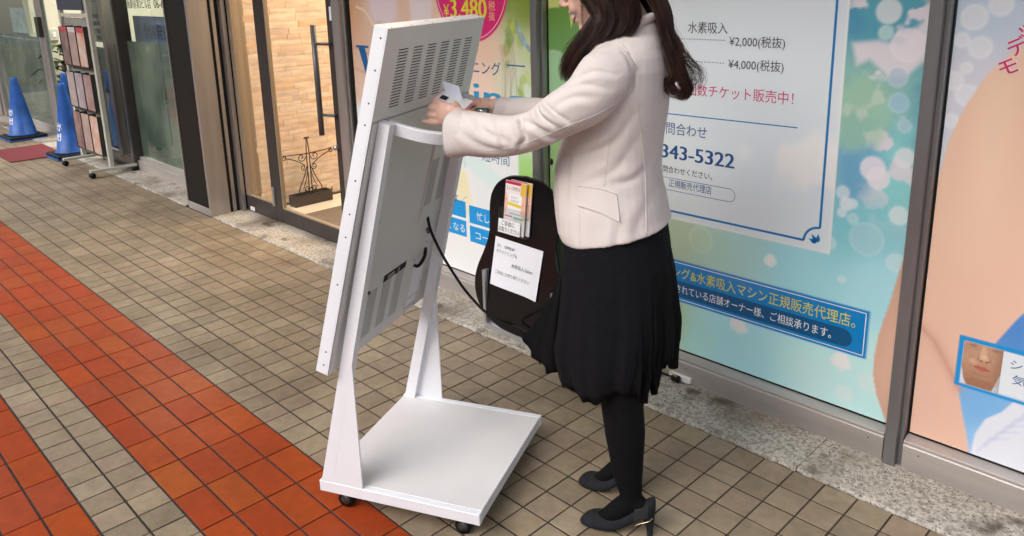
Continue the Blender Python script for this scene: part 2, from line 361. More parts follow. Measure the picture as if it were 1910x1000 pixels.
class Art:
    def __init__(s, x0, x1, z0, z1, d=.005):
        nx = int((x1-x0)/d)+1; nz = int((z1-z0)/d)+1; s.x = np.linspace(x0, x1, nx); s.z = np.linspace(z0, z1, nz)
        s.X, s.Z = np.meshgrid(s.x, s.z); s.c = np.zeros((nz, nx, 3)); s.d = d
    def mix(s, m, col): s.c = s.c*(1-m[..., None])+np.asarray(col, float)*m[..., None] if np.ndim(col) == 1 else s.c*(1-m[..., None])+col*m[..., None]
    def grad(s, pts):
        """inverse-distance blend of colour points (x, z, rgb)"""
        W = 0; C = 0
        for x, z, c in pts:
            w = 1/(((s.X-x)**2+(s.Z-z)**2)+.004)**1.6; W = W+w; C = C+w[..., None]*lin(c)
        s.c = C/W[..., None]
    def disc(s, x, z, r, col, a=1, soft=.006, rim=0, rz=None):
        d = np.sqrt((s.X-x)**2+((s.Z-z)*r/(rz or r))**2); m = a*(1-sstep(r-soft, r+soft, d)); s.mix(m, lin(col))
        if rim: s.mix(rim*np.exp(-((d-r)/soft)**2), lin((235, 240, 240)))
    def poly(s, pts, col, a=1, soft=.004):
        """soft-edged polygon"""
        P = np.array(pts, float); n = len(P); inside = np.zeros(s.X.shape, bool); dist = np.full(s.X.shape, 9.)
        for i in range(n):
            x1, y1 = P[i]; x2, y2 = P[(i+1) % n]
            cond = ((y1 > s.Z) != (y2 > s.Z)); xi = (x2-x1)*(s.Z-y1)/((y2-y1) if y2 != y1 else 1e-9)+x1; inside ^= cond & (s.X < xi)
            L = max(1e-9, (x2-x1)**2+(y2-y1)**2); t = np.clip(((s.X-x1)*(x2-x1)+(s.Z-y1)*(y2-y1))/L, 0, 1)
            dist = np.minimum(dist, np.hypot(s.X-x1-t*(x2-x1), s.Z-y1-t*(y2-y1)))
        sg = np.where(inside, dist, -dist); m = a*sstep(-soft, soft, sg)
        s.mix(m, lin(col) if np.ndim(col) == 1 else col); return m
    def line(s, pts, r, col, a=1, soft=.003):
        P = np.array(pts, float); dist = np.full(s.X.shape, 9.)
        for i in range(len(P)-1):
            x1, y1 = P[i]; x2, y2 = P[i+1]; L = max(1e-9, (x2-x1)**2+(y2-y1)**2); t = np.clip(((s.X-x1)*(x2-x1)+(s.Z-y1)*(y2-y1))/L, 0, 1)
            dist = np.minimum(dist, np.hypot(s.X-x1-t*(x2-x1), s.Z-y1-t*(y2-y1)))
        s.mix(a*(1-sstep(r-soft, r+soft, dist)), lin(col))
    def build(s, name, Y, parent, m, gain=1.24):
        nz, nx = s.X.shape; co = np.stack([s.X, np.full_like(s.X, Y), s.Z], -1).reshape(-1, 3)
        if parent is not None:
            Mi = np.array(frame(parent).inverted()); co = co @ Mi[:3, :3].T+Mi[:3, 3]
        idx = np.arange(nz*nx).reshape(nz, nx); q = np.stack([idx[:-1, :-1], idx[:-1, 1:], idx[1:, 1:], idx[1:, :-1]], -1).reshape(-1, 4)
        me = bpy.data.meshes.new(name); me.vertices.add(len(co)); me.vertices.foreach_set('co', co.ravel())
        me.loops.add(q.size); me.loops.foreach_set('vertex_index', q.ravel()); me.polygons.add(len(q)); me.polygons.foreach_set('loop_start', np.arange(len(q))*4)
        try: me.polygons.foreach_set('loop_total', np.full(len(q), 4))
        except Exception: pass
        me.update(calc_edges=True); a = me.color_attributes.new('ink', 'FLOAT_COLOR', 'POINT')
        cc_ = s.c.reshape(-1, 3); lum = cc_ @ np.array((.3, .59, .11)); cc_ = lum[:, None]+(cc_-lum[:, None])*1.08
        c = np.ones((len(co), 4), np.float32); c[:, :3] = np.clip(cc_*gain, 0, .86); a.data.foreach_set('color', c.ravel())
        me.materials.append(m); o = bpy.data.objects.new(name, me); link(o); o.parent = parent; return o
INK = ink_mat('printed_film')
K = 1.0
def flat(name, col, rough=.35): return mat('print_'+name, tuple(lin(col)), rough)
PBLACK = flat('black', (45, 45, 48)); PBLUE = flat('blue', (10, 120, 185)); PNAVY = flat('navy', (18, 92, 150)); PDB = flat('deep_blue', (35, 85, 140))
PRED = flat('crimson', (200, 50, 105)); PYEL = flat('yellow', (225, 215, 60)); PWHITE = flat('white', (238, 240, 244)); PCY = flat('cyan', (40, 150, 200)); PSKY = flat('sky', (20, 150, 220))

# ---------- poster B (price poster)
pb = thing('window_poster', 'pale blue price poster with bokeh and a large white panel of prices behind the woman', 'poster', (.8, YG, .12))
A = Art(.020, 1.580, .127, 2.2)
A.grad([(.03, 1.6, (92, 128, 58)), (.05, 1.2, (98, 138, 82)), (.1, .8, (125, 155, 105)), (.05, .3, (120, 150, 100)), (.6, .6, (165, 175, 140)), (.68, .25, (165, 190, 145)), (.72, .6, (168, 185, 160)),
        (.9, .60, (165, 195, 180)), (1.0, .62, (160, 198, 198)), (1.2, .6, (150, 202, 212)), (.95, .28, (165, 212, 220)), (.85, .2, (165, 208, 205)), (1.4, .8, (125, 185, 195)), (1.35, 1.0, (120, 165, 185)), (1.5, 1.0, (135, 195, 195)), (1.4, 1.25, (135, 175, 165)),
        (1.45, 1.45, (80, 145, 165)), (1.5, .6, (160, 205, 215)), (1.3, .2, (185, 222, 238)), (1.55, .3, (185, 225, 235)), (1.0, .15, (165, 210, 225)), (1.45, 1.8, (90, 150, 170))])
nzb = vnoise(A.X, A.Z, 9, 3, 4); A.mix(.45*sstep(.5, .75, nzb)*sstep(.6, 1.3, A.Z)*sstep(1.1, 1.3, A.X), lin((60, 120, 165)))
nzb2 = vnoise(A.X, A.Z, 11, 8, 4); A.mix(.95*sstep(.56, .64, nzb2)*sstep(.75, 1.05, A.Z)*sstep(1.3, 1.36, A.X), lin((205, 200, 208)))
A.poly([(1.35, 1.40), (1.43, 1.41), (1.50, 1.40), (1.58, 1.50), (1.58, 1.36), (1.52, 1.30), (1.47, 1.30), (1.41, 1.35), (1.37, 1.33)], (208, 202, 208), .9, .012)
A.disc(1.39, 1.17, .10, (150, 185, 160), .65, .02, rz=.13)
A.poly([(1.34, 1.03), (1.44, 1.08), (1.50, 1.02), (1.44, .92), (1.37, .86)], (95, 145, 185), .6, .025)
for x, z, r, c, a in [(1.455, 1.50, .038, (190, 200, 205), .95), (1.452, 1.435, .022, (165, 195, 195), .9), (1.50, 1.30, .03, (165, 180, 195), .8), (1.51, 1.22, .03, (150, 180, 200), .8), (1.535, 1.15, .02, (165, 190, 200), .7),
                      (1.45, 1.0, .04, (210, 205, 215), .9), (1.47, .97, .035, (212, 208, 215), .85), (1.36, .905, .022, (190, 205, 215), .9), (1.375, .868, .022, (205, 212, 220), .9), (1.395, .872, .016, (195, 208, 218), .9), (1.362, .835, .015, (195, 208, 215), .9),
                      (1.40, .82, .017, (170, 200, 205), .8), (1.45, .76, .055, (165, 195, 205), .55), (1.545, .86, .03, (200, 212, 215), .8), (1.55, .70, .03, (185, 210, 215), .7), (1.38, .60, .012, (190, 210, 215), .9), (1.33, .72, .02, (185, 205, 210), .7), (.82, .62, .05, (180, 195, 165), .4), (1.5, .25, .03, (200, 228, 235), .6), (1.42, .18, .03, (205, 230, 240), .6), (.05, 1.22, .10, (150, 185, 150), .75), (1.52, 1.40, .05, (210, 205, 212), .8), (1.545, 1.05, .03, (205, 208, 215), .8)]:
    A.disc(x, z, r, c, a, .005, rim=.12)
A.mix(np.ones_like(A.X)*.0, lin((0, 0, 0)))
# yellow shapes by the mullion
A.poly([(.02, 1.56), (.09, 1.56), (.085, 1.505), (.02, 1.50)], (200, 205, 130), .7); A.poly([(.14, 1.50), (.185, 1.49), (.15, 1.42)], (190, 200, 120), .8)
# white panel
pm = A.poly([(.36, .679), (1.331, .679), (1.331, 2.4), (.36, 2.4)], (206, 212, 218), .93, .0025)
A.poly([(.36, .679), (1.331, .679), (1.331, .684), (.36, .684)], (225, 230, 232), .8, .002); A.poly([(1.326, .679), (1.331, .679), (1.331, 2.2), (1.326, 2.2)], (225, 230, 232), .8, .002)
A.mix(pm*.45*sstep(.9, .4, A.X)*sstep(1.3, .7, A.Z), lin((190, 205, 180)))
A.mix(pm*.6*(1-sstep(.16, .26, np.hypot((A.X-1.18)*1.0, (A.Z-.95)*1.3)))*sstep(.45, .6, vnoise(A.X, A.Z, 5, 4)), lin((228, 224, 226)))
# cut stones
def gem(x, z, r, sd):
    rs = np.random.RandomState(sd)
    for k in range(26):
        a = rs.rand()*6.28; q = r*(.35+.65*rs.rand()); c = [(235, 245, 242), (150, 195, 180), (200, 225, 215), (250, 252, 250)][rs.randint(4)]
        A.poly([(x+q*math.cos(a+t)*rs.uniform(.7, 1), z+.95*q*math.sin(a+t)*rs.uniform(.7, 1)) for t in (0, .35, .5, 3.4*rs.rand()+.6)], c, .5, .003)
    A.disc(x, z, r*.55, (232, 242, 240), .75, .01)
gem(1.116, .606, .034, 1); gem(1.0, .315, .055, 2); gem(1.403, .300, .055, 3)
# thigh contour
th = [(1.60, .90), (1.587, .819), (1.566, .687), (1.545, .56), (1.52, .446), (1.510, .36), (1.513, .285), (1.530, .22), (1.56, .15), (1.575, .12), (1.62, .1), (1.62, .9)]
A.poly(th, (206, 170, 152), 1, .003); A.mix(.35*sstep(.06, 0, A.X-np.interp(A.Z, [.12, .22, .30, .446, .687, .9], [1.575, 1.53, 1.511, 1.52, 1.566, 1.6]))*(A.X > np.interp(A.Z, [.12, .22, .30, .446, .687, .9], [1.575, 1.53, 1.511, 1.52, 1.566, 1.6])), lin((180, 135, 118)))
# banner
A.poly([(.3, .333), (1.485, .333), (1.485, .512), (.3, .512)], (12, 118, 180), 1, .0012)
A.build('film', YG-.0015, pb, INK)
def strip(mb, x0, z0, x1, z1, w, Y):
    d = Vector((x1-x0, 0, z1-z0)).normalized(); n = Vector((-d.z, 0, d.x))*w/2
    mb.quad((x0+n.x, Y, z0+n.z), (x1+n.x, Y, z1+n.z), (x1-n.x, Y, z1-n.z), (x0-n.x, Y, z0-n.z))
YP = YG-.0022; YP2 = YG-.0027; YP3 = YG-.0032
b = MB(); strip(b, 1.291, .765, 1.291, 2.2, .0085, YP); strip(b, .40, .710, 1.236, .710, .0085, YP); strip(b, .40, .710, .40, 2.2, .0085, YP+.0003)
arc = [(1.291-.055*math.sin(R(a)), .710+.055*math.cos(R(a))) for a in range(0, 91, 6)]
for (a, c), (d, e) in zip(arc, arc[1:]): strip(b, a, c, d, e, .0085, YP)
b.build('border_line', PBLUE, pb, True)
b = MB()
for ang, L in ((92, .045), (128, .052), (158, .045)):
    dx, dz = math.cos(R(ang)), math.sin(R(ang)); pts = []
    ox, oz = 1.292-.002, .705+.0
    for k in range(13):
        t = k/12; r = .0075*math.sin(math.pi*t**1.6)
        pts.append((t, r))
    # drops radiate from the corner point inwards
    bx, bz = 1.288, .706
    P1 = [(bx+dx*(.008+L*(1-t))*.75-dz*r, bz+dz*(.008+L*(1-t))*.75+dx*r) for t, r in pts]; P2 = [(bx+dx*(.008+L*(1-t))*.75+dz*r, bz+dz*(.008+L*(1-t))*.75-dx*r) for t, r in pts]
    for k in range(12): b.quad((P1[k][0], YP, P1[k][1]), (P1[k+1][0], YP, P1[k+1][1]), (P2[k+1][0], YP, P2[k+1][1]), (P2[k][0], YP, P2[k][1]))
b.build('corner_ornament', PBLUE, pb, True)
text('水素吸入', .733, 1.418, .046, PBLACK, pb, YP, .166)
for z in (1.392, 1.310):
    b = MB(); x = .45
    while x < .895:
        b.add([(x+.0024*math.cos(a), YP, z+.0024*math.sin(a)) for a in np.arange(0, 6.28, .9)], [tuple(range(7))]); x += .0112
    b.build('dotted_line', PBLACK, pb, True)
text('¥2,000(税抜)', .908, 1.375, .042, PBLACK, pb, YP, .214)
text('¥4,000(税抜)', .908, 1.294, .042, PBLACK, pb, YP, .214)
text('お得な回数チケット販売中！', .60, 1.185, .050, PRED, pb, YP, .565)
b = MB(); strip(b, .45, 1.100, 1.186, 1.105, .004, YP); b.build('rule', PBLUE, pb, True)
text('お問合わせ', .60, 1.025, .052, PDB, pb, YP, .23)
for k, dx in enumerate((0, .0022, .0044)): text('06-6343-5322', .463+dx, .925, .078, PDB, pb, YP-.0001*k, .485)
text('お気軽にお問合わせください。', .50, .868, .03, PBLACK, pb, YP, .36)
text('正規販売代理店', .665, .812, .034, PDB, pb, YP, .195)
b = MB(); strip(b, .46, .845, .935, .845, .002, YP); strip(b, .46, .795, .935, .795, .002, YP)
for k in range(12):
    a0, a1 = R(-90+15*k), R(-75+15*k); strip(b, .935+.025*math.cos(a0), .82+.025*math.sin(a0), .935+.025*math.cos(a1), .82+.025*math.sin(a1), .002, YP)
b.build('pill_outline', PDB, pb, True)
b = MB()
for x0, z0, x1, z1 in ((.3, .500, 1.473, .500), (1.473, .5015, 1.473, .3435), (.3, .345, 1.473, .345)): strip(b, x0, z0, x1, z1, .003, YP)
b.build('banner_line', PWHITE, pb, True)
b = MB(); n = [(.3, .357), (1.40, .357)]+[(1.40+.033*math.sin(R(a)), .390-.033*math.cos(R(a))) for a in range(15, 180, 15)]+[(1.40, .423), (.3, .423)]
b.add([(x, YP, z) for x, z in n], [tuple(range(len(n)))]); b.build('banner_pill', mat('print_pill', tuple(lin((14, 86, 135))), .35), pb, True)
text('ホワイトニング&水素吸入マシン正規販売代理店。', .475, .440, .052, PYEL, pb, YP2, .965)
text('取付されている店舗オーナー様、ご相談承ります。', .645, .375, .040, PWHITE, pb, YP2, .715)

# ---------- poster A (whitening)
pa = thing('window_poster', 'whitening poster with magenta price circle and green leaves, left of the steel mullion', 'poster', (-.8, YG, .12))
A = Art(-1.528, -.058, .127, 2.2)
A.grad([(-1.5, 1.5, (190, 150, 120)), (-1.3, 1.5, (200, 180, 165)), (-1.2, 1.2, (195, 165, 150)), (-1.4, .9, (200, 175, 160)), (-.6, 1.2, (218, 186, 168)), (-.45, 1.1, (222, 194, 180)), (-.4, 1.3, (210, 180, 162)), (-.5, 1.0, (222, 196, 184)),
        (-.9, 1.3, (205, 175, 160)), (-.12, 1.1, (192, 206, 188)), (-.1, 1.3, (180, 190, 150)), (-.1, 1.0, (195, 215, 200)), (-.18, 1.18, (190, 200, 180)), (-.15, .7, (150, 195, 115)), (-.1, .5, (140, 190, 105)), (-.1, 1.5, (115, 135, 55)), (-.2, 1.6, (122, 140, 60)), (-.1, .2, (150, 195, 120))])
# leaves
rs = np.random.RandomState(5)
for k in range(38):
    x = rs.uniform(-.26, -.06); z = rs.uniform(1.24, 1.9) if k < 30 else rs.uniform(1.05, 1.25); a = rs.uniform(.8, 2.2)*rs.choice([-1, 1]); L = rs.uniform(.05, .12); wd = rs.uniform(.012, .03)
    c = [(120, 150, 35), (150, 172, 60), (90, 125, 40), (175, 190, 105), (105, 145, 75)][rs.randint(5)]
    ca, sa = math.cos(a), math.sin(a); P = [(x+ca*L*t-sa*wd*s*math.sin(math.pi*t), z+sa*L*t+ca*wd*s*math.sin(math.pi*t)) for s in (1, -1) for t in (np.linspace(0, 1, 7) if s == 1 else np.linspace(1, 0, 7))]
    A.poly(P, c, .55, .008)
for k in range(9): A.line([(-.135+.012*k-.05, 1.44-.018*k), (-.115+.012*k-.03, 1.34-.006*k)], .007, [(95, 130, 140), (120, 150, 165), (160, 185, 200)][k % 3], .6, .008)
# hair strands beside the neck
for k in range(16):
    x = -.285+.006*k; A.line([(x-.01, 1.33), (x+.01, 1.2), (x-.005+.02*math.sin(k), 1.05), (x-.0, .95)], .002, [(150, 120, 100), (185, 160, 140), (130, 105, 90)][k % 3], .45, .003)
# white gown and creases at the left
for P in ([(-1.38, 1.9), (-1.32, 1.45), (-1.22, 1.32), (-1.08, 1.45), (-1.04, 1.9)],): A.poly(P, (205, 195, 205), .75, .03)
A.poly([(-.98, 1.9), (-.96, 1.40), (-.80, 1.40), (-.72, 1.9)], (205, 200, 205), .8, .02)
A.disc(-1.245, 1.37, .05, (170, 172, 110), .6, .03)
A.line([(-1.46, 1.50), (-1.38, 1.48), (-1.30, 1.40), (-1.24, 1.33)], .006, (222, 205, 190), .8, .006)
A.line([(-1.51, 1.27), (-1.40, 1.245), (-1.33, 1.235)], .006, (160, 120, 100), .5, .01); A.line([(-1.51, 1.15), (-1.38, 1.12), (-1.25, 1.08)], .006, (160, 120, 100), .5, .01)
# lower pale part and petals
A.mix(sstep(1.0, .86, A.Z)*sstep(-.178, -.195, A.X), lin((215, 228, 240)))
for c0, col in (((-.60, .55), (235, 205, 175)), ((-.50, .60), (215, 215, 235)), ((-.38, .60), (200, 222, 235))):
    pass
A.poly([(-.575, .70), (-.80, .58), (-.80, .44), (-.48, .44)], (238, 208, 180), .85, .02); A.poly([(-.575, .70), (-.48, .44), (-.25, .44), (-.2, .55)], (212, 210, 232), .7, .02); A.poly([(-.575, .70), (-.2, .55), (-.2, .62), (-.55, .84)], (190, 215, 232), .6, .02)
A.poly([(-.62, .66), (-.575, .70), (-.54, .68), (-.56, .55), (-.62, .5)], (240, 215, 150), .35, .03)
A.line([(-.575, .95), (-.575, .71)], .010, (185, 205, 205), .9, .003)
A.disc(-.30, .33, .07, (170, 215, 150), .5, .03)
A.mix(sstep(.335, .30, A.Z), lin((232, 236, 248))); A.mix(sstep(.44, .42, A.Z)*sstep(-.57, -.62, A.X), lin((232, 236, 248)))
A.mix(sstep(.9, .4, A.Z)*sstep(-.19, -.17, A.X)*.2, lin((150, 200, 120)))
# magenta disc
A.disc(-.49, 1.60, .265, (190, 48, 105), 1, .002)
A.build('film', YG-.0015, pa, INK)
b = MB()
for k in range(90):
    a0, a1 = 2*math.pi*k/90, 2*math.pi*(k+1)/90; strip(b, -.49+.25*math.cos(a0), 1.6+.25*math.sin(a0), -.49+.25*math.cos(a1), 1.6+.25*math.sin(a1), .004, YP)
b.build('ring_line', mat('print_pink', tuple(lin((240, 200, 215))), .35), pa, True)
for k, dx in enumerate((0, .003, .006)): text('3,480', -.640+dx, 1.452, .130, PYEL, pa, YP-.0001*k, .260)
text('¥', -.690, 1.455, .085, PYEL, pa, YP, .042); text('税', -.362, 1.49, .048, mat('print_peach', tuple(lin((240, 190, 140))), .35), pa, YP); text('抜', -.362, 1.445, .046, MATS['print_peach'], pa, YP)
text('ホワイトニング', -.79, 1.19, .072, PNAVY, pa, YP, .50); b = MB(); strip(b, -.250, 1.240, -.128, 1.240, .006, YP); b.build('rule', PNAVY, pa, True)
for k, dx in enumerate((0, .004, .008)): text('hitening', -1.16+dx, 1.008, .205, PCY, pa, YP-.0001*k, 1.03)
# the big serif W
b = MB(); W = [(-1.49, 1.285), (-1.36, 1.285), (-1.36, 1.272), (-1.395, 1.265), (-1.345, 1.05), (-1.285, 1.22), (-1.30, 1.27), (-1.32, 1.272), (-1.32, 1.285), (-1.17, 1.285)]
b.quad((-1.49, YP, 1.285), (-1.365, YP, 1.285), (-1.365, YP, 1.272), (-1.49, YP, 1.272)); b.quad((-1.465, YP, 1.272), (-1.40, YP, 1.272), (-1.325, YP, .99), (-1.355, YP, .99))
b.quad((-1.355, YP, .99), (-1.325, YP, .99), (-1.25, YP, 1.24), (-1.27, YP, 1.24)); b.quad((-1.31, YP-.0002, 1.272), (-1.25, YP-.0002, 1.272), (-1.18, YP-.0002, .99), (-1.21, YP-.0002, .99)); b.quad((-1.21, YP-.0004, .99), (-1.18, YP-.0004, .99), (-1.11, YP-.0004, 1.272), (-1.13, YP-.0004, 1.272))
b.build('lettering', PNAVY, pa, True)
text('短時間', -.442, .760, .075, mat('print_slate', tuple(lin((60, 120, 160))), .35), pa, YP, .195); text('しない', -.72, .760, .07, MATS['print_slate'], pa, YP, .19); text('おすすめです／', -.99, .507, .05, MATS['print_slate'], pa, YP, .42)
b = MB()
for (x0, x1, z0, z1) in ((-.800, -.582, .428, .517), (-.555, -.28, .411, .505), (-.800, -.582, .325, .413), (-.555, -.28, .309, .396)): b.quad((x0, YP, z0), (x1, YP, z0), (x1, YP, z1), (x0, YP, z1))
b.build('blue_box', PSKY, pa, True)
text('忙しい人', -.498, .437, .052, PWHITE, pa, YP2, .20); text('コーヒー', -.512, .333, .05, PWHITE, pa, YP2, .21); text('白くなる', -.79, .348, .052, PWHITE, pa, YP2, .195); text('歯が', -.79, .452, .05, PWHITE, pa, YP2)

# ---------- poster C (skin)
pc = thing('window_poster', 'poster of bare peach skin over blue with a small framed face, at the right', 'poster', (2.4, YG, .12))
A = Art(1.648, 3.248, .127, 2.2)
A.grad([(1.7, 1.5, (175, 190, 205)), (1.72, 1.3, (195, 195, 205)), (1.68, 1.1, (190, 195, 205)), (1.9, .6, (75, 125, 185)), (1.95, .8, (110, 150, 195)), (1.85, .28, (110, 160, 205)), (1.9, .2, (150, 185, 215)), (2.2, .6, (70, 120, 180)), (2.6, .9, (120, 160, 205)), (2.6, .3, (130, 175, 215)), (2.4, 1.4, (180, 195, 210)), (3.1, 1, (110, 150, 200))])
for x, z, r in ((1.695, 1.485, .035), (1.67, 1.42, .02), (1.72, 1.40, .03), (1.66, 1.3, .025), (1.70, 1.26, .03), (1.76, 1.52, .03), (1.665, 1.18, .02), (1.69, 1.34, .015)): A.disc(x, z, r, (208, 210, 216), .7, .005, rim=.2)
body = [(1.60, .95), (1.648, 1.0), (1.665, 1.12), (1.70, 1.23), (1.75, 1.33), (1.81, 1.40), (1.90, 1.47), (2.05, 1.52), (2.5, 1.5), (2.5, 1.1), (2.2, .9), (1.96, .70), (1.90, .60), (1.86, .52), (1.80, .40), (1.775, .33), (1.79, .27), (1.81, .20), (1.83, .12), (1.60, .12)]
A.poly(body, (208, 176, 155), 1, .003)
m = A.poly(body, (208, 176, 155), 0, .003)
sh = np.clip((A.X-1.65)/.25, 0, 1); inside = (m >= 0)
cc = lin((214, 186, 168))
mask = A.poly(body, (0, 0, 0), 0); bodym = np.zeros_like(A.X)
B2 = Art(1.648, 3.248, .127, 2.2); bodym = B2.poly(body, (0, 0, 0), 1, .003)
A.mix(bodym*.5*sstep(1.0, .3, A.Z), lin((205, 160, 148))); A.mix(bodym*.5*(1-sstep(0, .10, np.abs(A.X-1.78)))*sstep(.6, 1.2, A.Z), lin((222, 195, 172)))
A.mix(bodym*.35*vnoise(A.X, A.Z, 3, 12), lin((222, 190, 170)))
for k, (r, a) in enumerate(((.022, .22), (.010, .25), (.004, .3))): A.line([(1.655, .50), (1.69, .47), (1.73, .41), (1.775, .335)], r, (168, 118, 105), a, r)
# towel
A.poly([(1.832, .12), (1.838, .20), (1.86, .26), (1.90, .30), (1.96, .40), (2.1, .42), (2.1, .12)], (205, 208, 222), 1, .004)
for k in range(6): A.line([(1.85+.02*k, .14+.03*k), (1.88+.02*k, .20+.03*k), (1.93+.02*k, .22+.03*k)], .003, (180, 183, 200), .6, .006)
# framed face picture
A.poly([(1.762, .343), (2.55, .343), (2.55, .514), (1.762, .514)], (30, 130, 190), 1, .0012)
A.poly([(1.776, .357), (2.536, .357), (2.536, .500), (1.776, .500)], (205, 210, 220), 1, .0012)
# face crop at a finer grid
A.build('film', YG-.0015, pc, INK)
A = Art(1.776, 1.884, .357, .500, .0012)
A.grad([(1.8, .45, (198, 158, 132)), (1.85, .47, (205, 168, 142)), (1.83, .40, (190, 145, 120)), (1.87, .38, (150, 105, 85)), (1.78, .37, (140, 98, 80)), (1.79, .48, (190, 150, 128)), (1.88, .46, (165, 122, 100))])
A.poly([(1.776, .357), (1.795, .357), (1.785, .375), (1.780, .40), (1.776, .41)], (215, 220, 228), 1, .002); A.poly([(1.866, .357), (1.884, .357), (1.884, .42), (1.876, .395)], (215, 220, 228), 1, .002)
A.poly([(1.826, .50), (1.838, .50), (1.842, .47), (1.850, .455), (1.836, .448), (1.822, .452), (1.824, .47)], (215, 178, 150), .7, .003)
A.line([(1.820, .458), (1.818, .452), (1.824, .447)], .0015, (120, 78, 62), .7, .0015); A.line([(1.852, .458), (1.853, .452), (1.846, .447)], .0015, (120, 78, 62), .7, .0015); A.disc(1.829, .447, .003, (90, 55, 45), .8, .0015); A.disc(1.843, .447, .003, (90, 55, 45), .8, .0015)
A.poly([(1.808, .424), (1.822, .431), (1.830, .428), (1.838, .431), (1.856, .422), (1.845, .416), (1.830, .413), (1.818, .417)], (182, 95, 88), .9, .002)
A.line([(1.808, .424), (1.822, .4235), (1.832, .4215), (1.856, .422)], .0009, (110, 50, 48), .8, .001)
A.line([(1.818, .449), (1.806, .438), (1.803, .426)], .001, (150, 105, 85), .6, .0015); A.line([(1.855, .449), (1.864, .438), (1.866, .426)], .001, (150, 105, 85), .6, .0015)
A.line([(1.815, .404), (1.832, .398), (1.852, .403)], .0015, (150, 105, 85), .6, .002)
A.disc(1.802, .492, .011, (120, 84, 68), .5, .005, rz=.005); A.disc(1.864, .492, .011, (120, 84, 68), .5, .005, rz=.005)
A.poly([(1.79, .375), (1.81, .385), (1.83, .383), (1.86, .387), (1.87, .375), (1.86, .357), (1.80, .357)], (150, 105, 82), .7, .004)
for k in range(7): A.line([(1.80+.002*k, .392+.003*k), (1.806+.004*k, .386+.001*k), (1.822+.004*k, .384)], .0006, (140, 98, 80), .35, .0012)
for k in range(5): A.line([(1.868-.001*k, .445-.008*k), (1.873-.001*k, .437-.008*k)], .0006, (140, 98, 80), .4, .0012); A.line([(1.792+.002*k, .455-.009*k), (1.797+.002*k, .447-.009*k)], .0006, (140, 98, 80), .4, .0012)
A.mix(.25*sstep(.45, .7, vnoise(A.X, A.Z, 60, 21, 4)), lin((165, 118, 95))); A.mix(.35*sstep(1.855, 1.885, A.X), lin((110, 72, 56))); A.disc(1.834, .462, .006, (232, 200, 176), .6, .005); A.disc(1.806, .440, .010, (222, 182, 156), .5, .008)
A.build('face_picture', YP, pc, INK, 1.0)
text('シミ・シワ', 1.905, .452, .034, PDB, pc, YP, .19); text('気になる', 1.915, .405, .034, PDB, pc, YP, .17); text('方に', 2.10, .405, .034, PDB, pc, YP)
for ch, x, z in (('モ', 1.772, 1.335), ('デ', 1.787, 1.392), ('ッ', 1.808, 1.445), ('ク', 1.835, 1.49)):
    text(ch, x+.014, z-.014, .055, mat('print_haze', tuple(lin((235, 220, 225))), .4), pc, YP, rot=28, bold=.045); text(ch, x+.014, z-.014, .055, PRED, pc, YP2, rot=28, bold=.012)

# ================================================================== DOORWAY with lit interior
gd = thing('glass_door', 'glass door with dark bronze frame and long vertical bar handle, lit shop behind', 'door', (-2.5, 1.35, 0))
YD = 1.335
m = MB(); m.box(-2.592, -2.505, YD, YD+.035, .018, 2.4, c=.002); m.build('stile', DARKM, gd, True)
m = MB(); m.box(-1.735, -1.655, YD, YD+.035, .018, 2.4, c=.002); m.build('stile', DARKM, gd, True)
m = MB(); m.box(-2.505, -1.735, YD+.001, YD+.034, .018, .118, c=.002); m.build('bottom_rail', DARKM, gd, True)
m = MB(); m.box(-2.505, -1.735, YD+.001, YD+.034, 2.3, 2.4, c=.002); m.build('top_rail', DARKM, gd, True)
BEAD = mat('champagne_bead', (.42, .33, .25), .4, .5)
m = MB(); m.box(-2.505, -2.492, YD+.004, YD+.03, .118, 2.3); m.box(-2.492, -1.735, YD+.004, YD+.03, .118, .126); m.build('glazing_bead', BEAD, gd, True)
MB().box(-2.492, -1.735, YD+.014, YD+.020, .126, 2.3).build('glass_pane', GLASSP, gd, True)
h = MB().tube([(-1.80, YD-.055, .735), (-1.80, YD-.055, 1.395)], .017, 16).build('handle', mat('gunmetal', (.13, .13, .14), .45, .45), gd, True)
for z in (.86, 1.285): MB().tube([(-1.80, YD-.05, z), (-1.70, YD-.02, z), (-1.70, YD, z)], .009, 10).build('standoff', MATS['gunmetal'], h, True)
MB().tube([(-1.715, YD, .66), (-1.715, YD-.03, .66)], [.017, .015], 14).build('lock', STEEL, gd, True)
hg = MB(); hg.box(-2.612, -2.585, YD-.014, YD, .125, .19, c=.002); hg.box(-2.612, -2.585, YD-.014, YD, .193, .262, c=.002); hg.build('hinge', STEEL, gd, True)
m = MB(); m.box(-1.70, -1.668, YD-.0006, YD, 1.42, 1.50); m.build('sticker', PWHITE, gd, True)

sl = thing('sidelight', 'narrow fixed glass panel in dark bronze frame between the column and the door', 'window', (-2.8, 1.35, 0))
m = MB(); m.box(-3.04, -2.60, YD+.003, YD+.036, .012, .128, c=.002); m.build('bottom_rail', DARKM, sl, True)
m = MB(); m.box(-2.645, -2.597, YD+.0035, YD+.0365, .129, 2.4, c=.002); m.build('stile', DARKM, sl, True)
m = MB(); m.box(-3.045, -2.985, YD+.005, YD+.10, .129, 2.4); m.build('jamb', BEAD, sl, True)
m = MB(); m.box(-2.985, -2.645, YD+.006, YD+.03, .129, .137); m.build('glazing_bead', BEAD, sl, True)
MB().box(-2.985, -2.645, YD+.015, YD+.020, .137, 2.4).build('glass_pane', GLASSP, sl, True)
m = MB(); m.box(-2.99, -2.925, YD-.003, YD+.003, .022, .052, c=.0025); m.build('plastic_plug', mat('white_plastic', (.8, .78, .75), .4), sl, True)
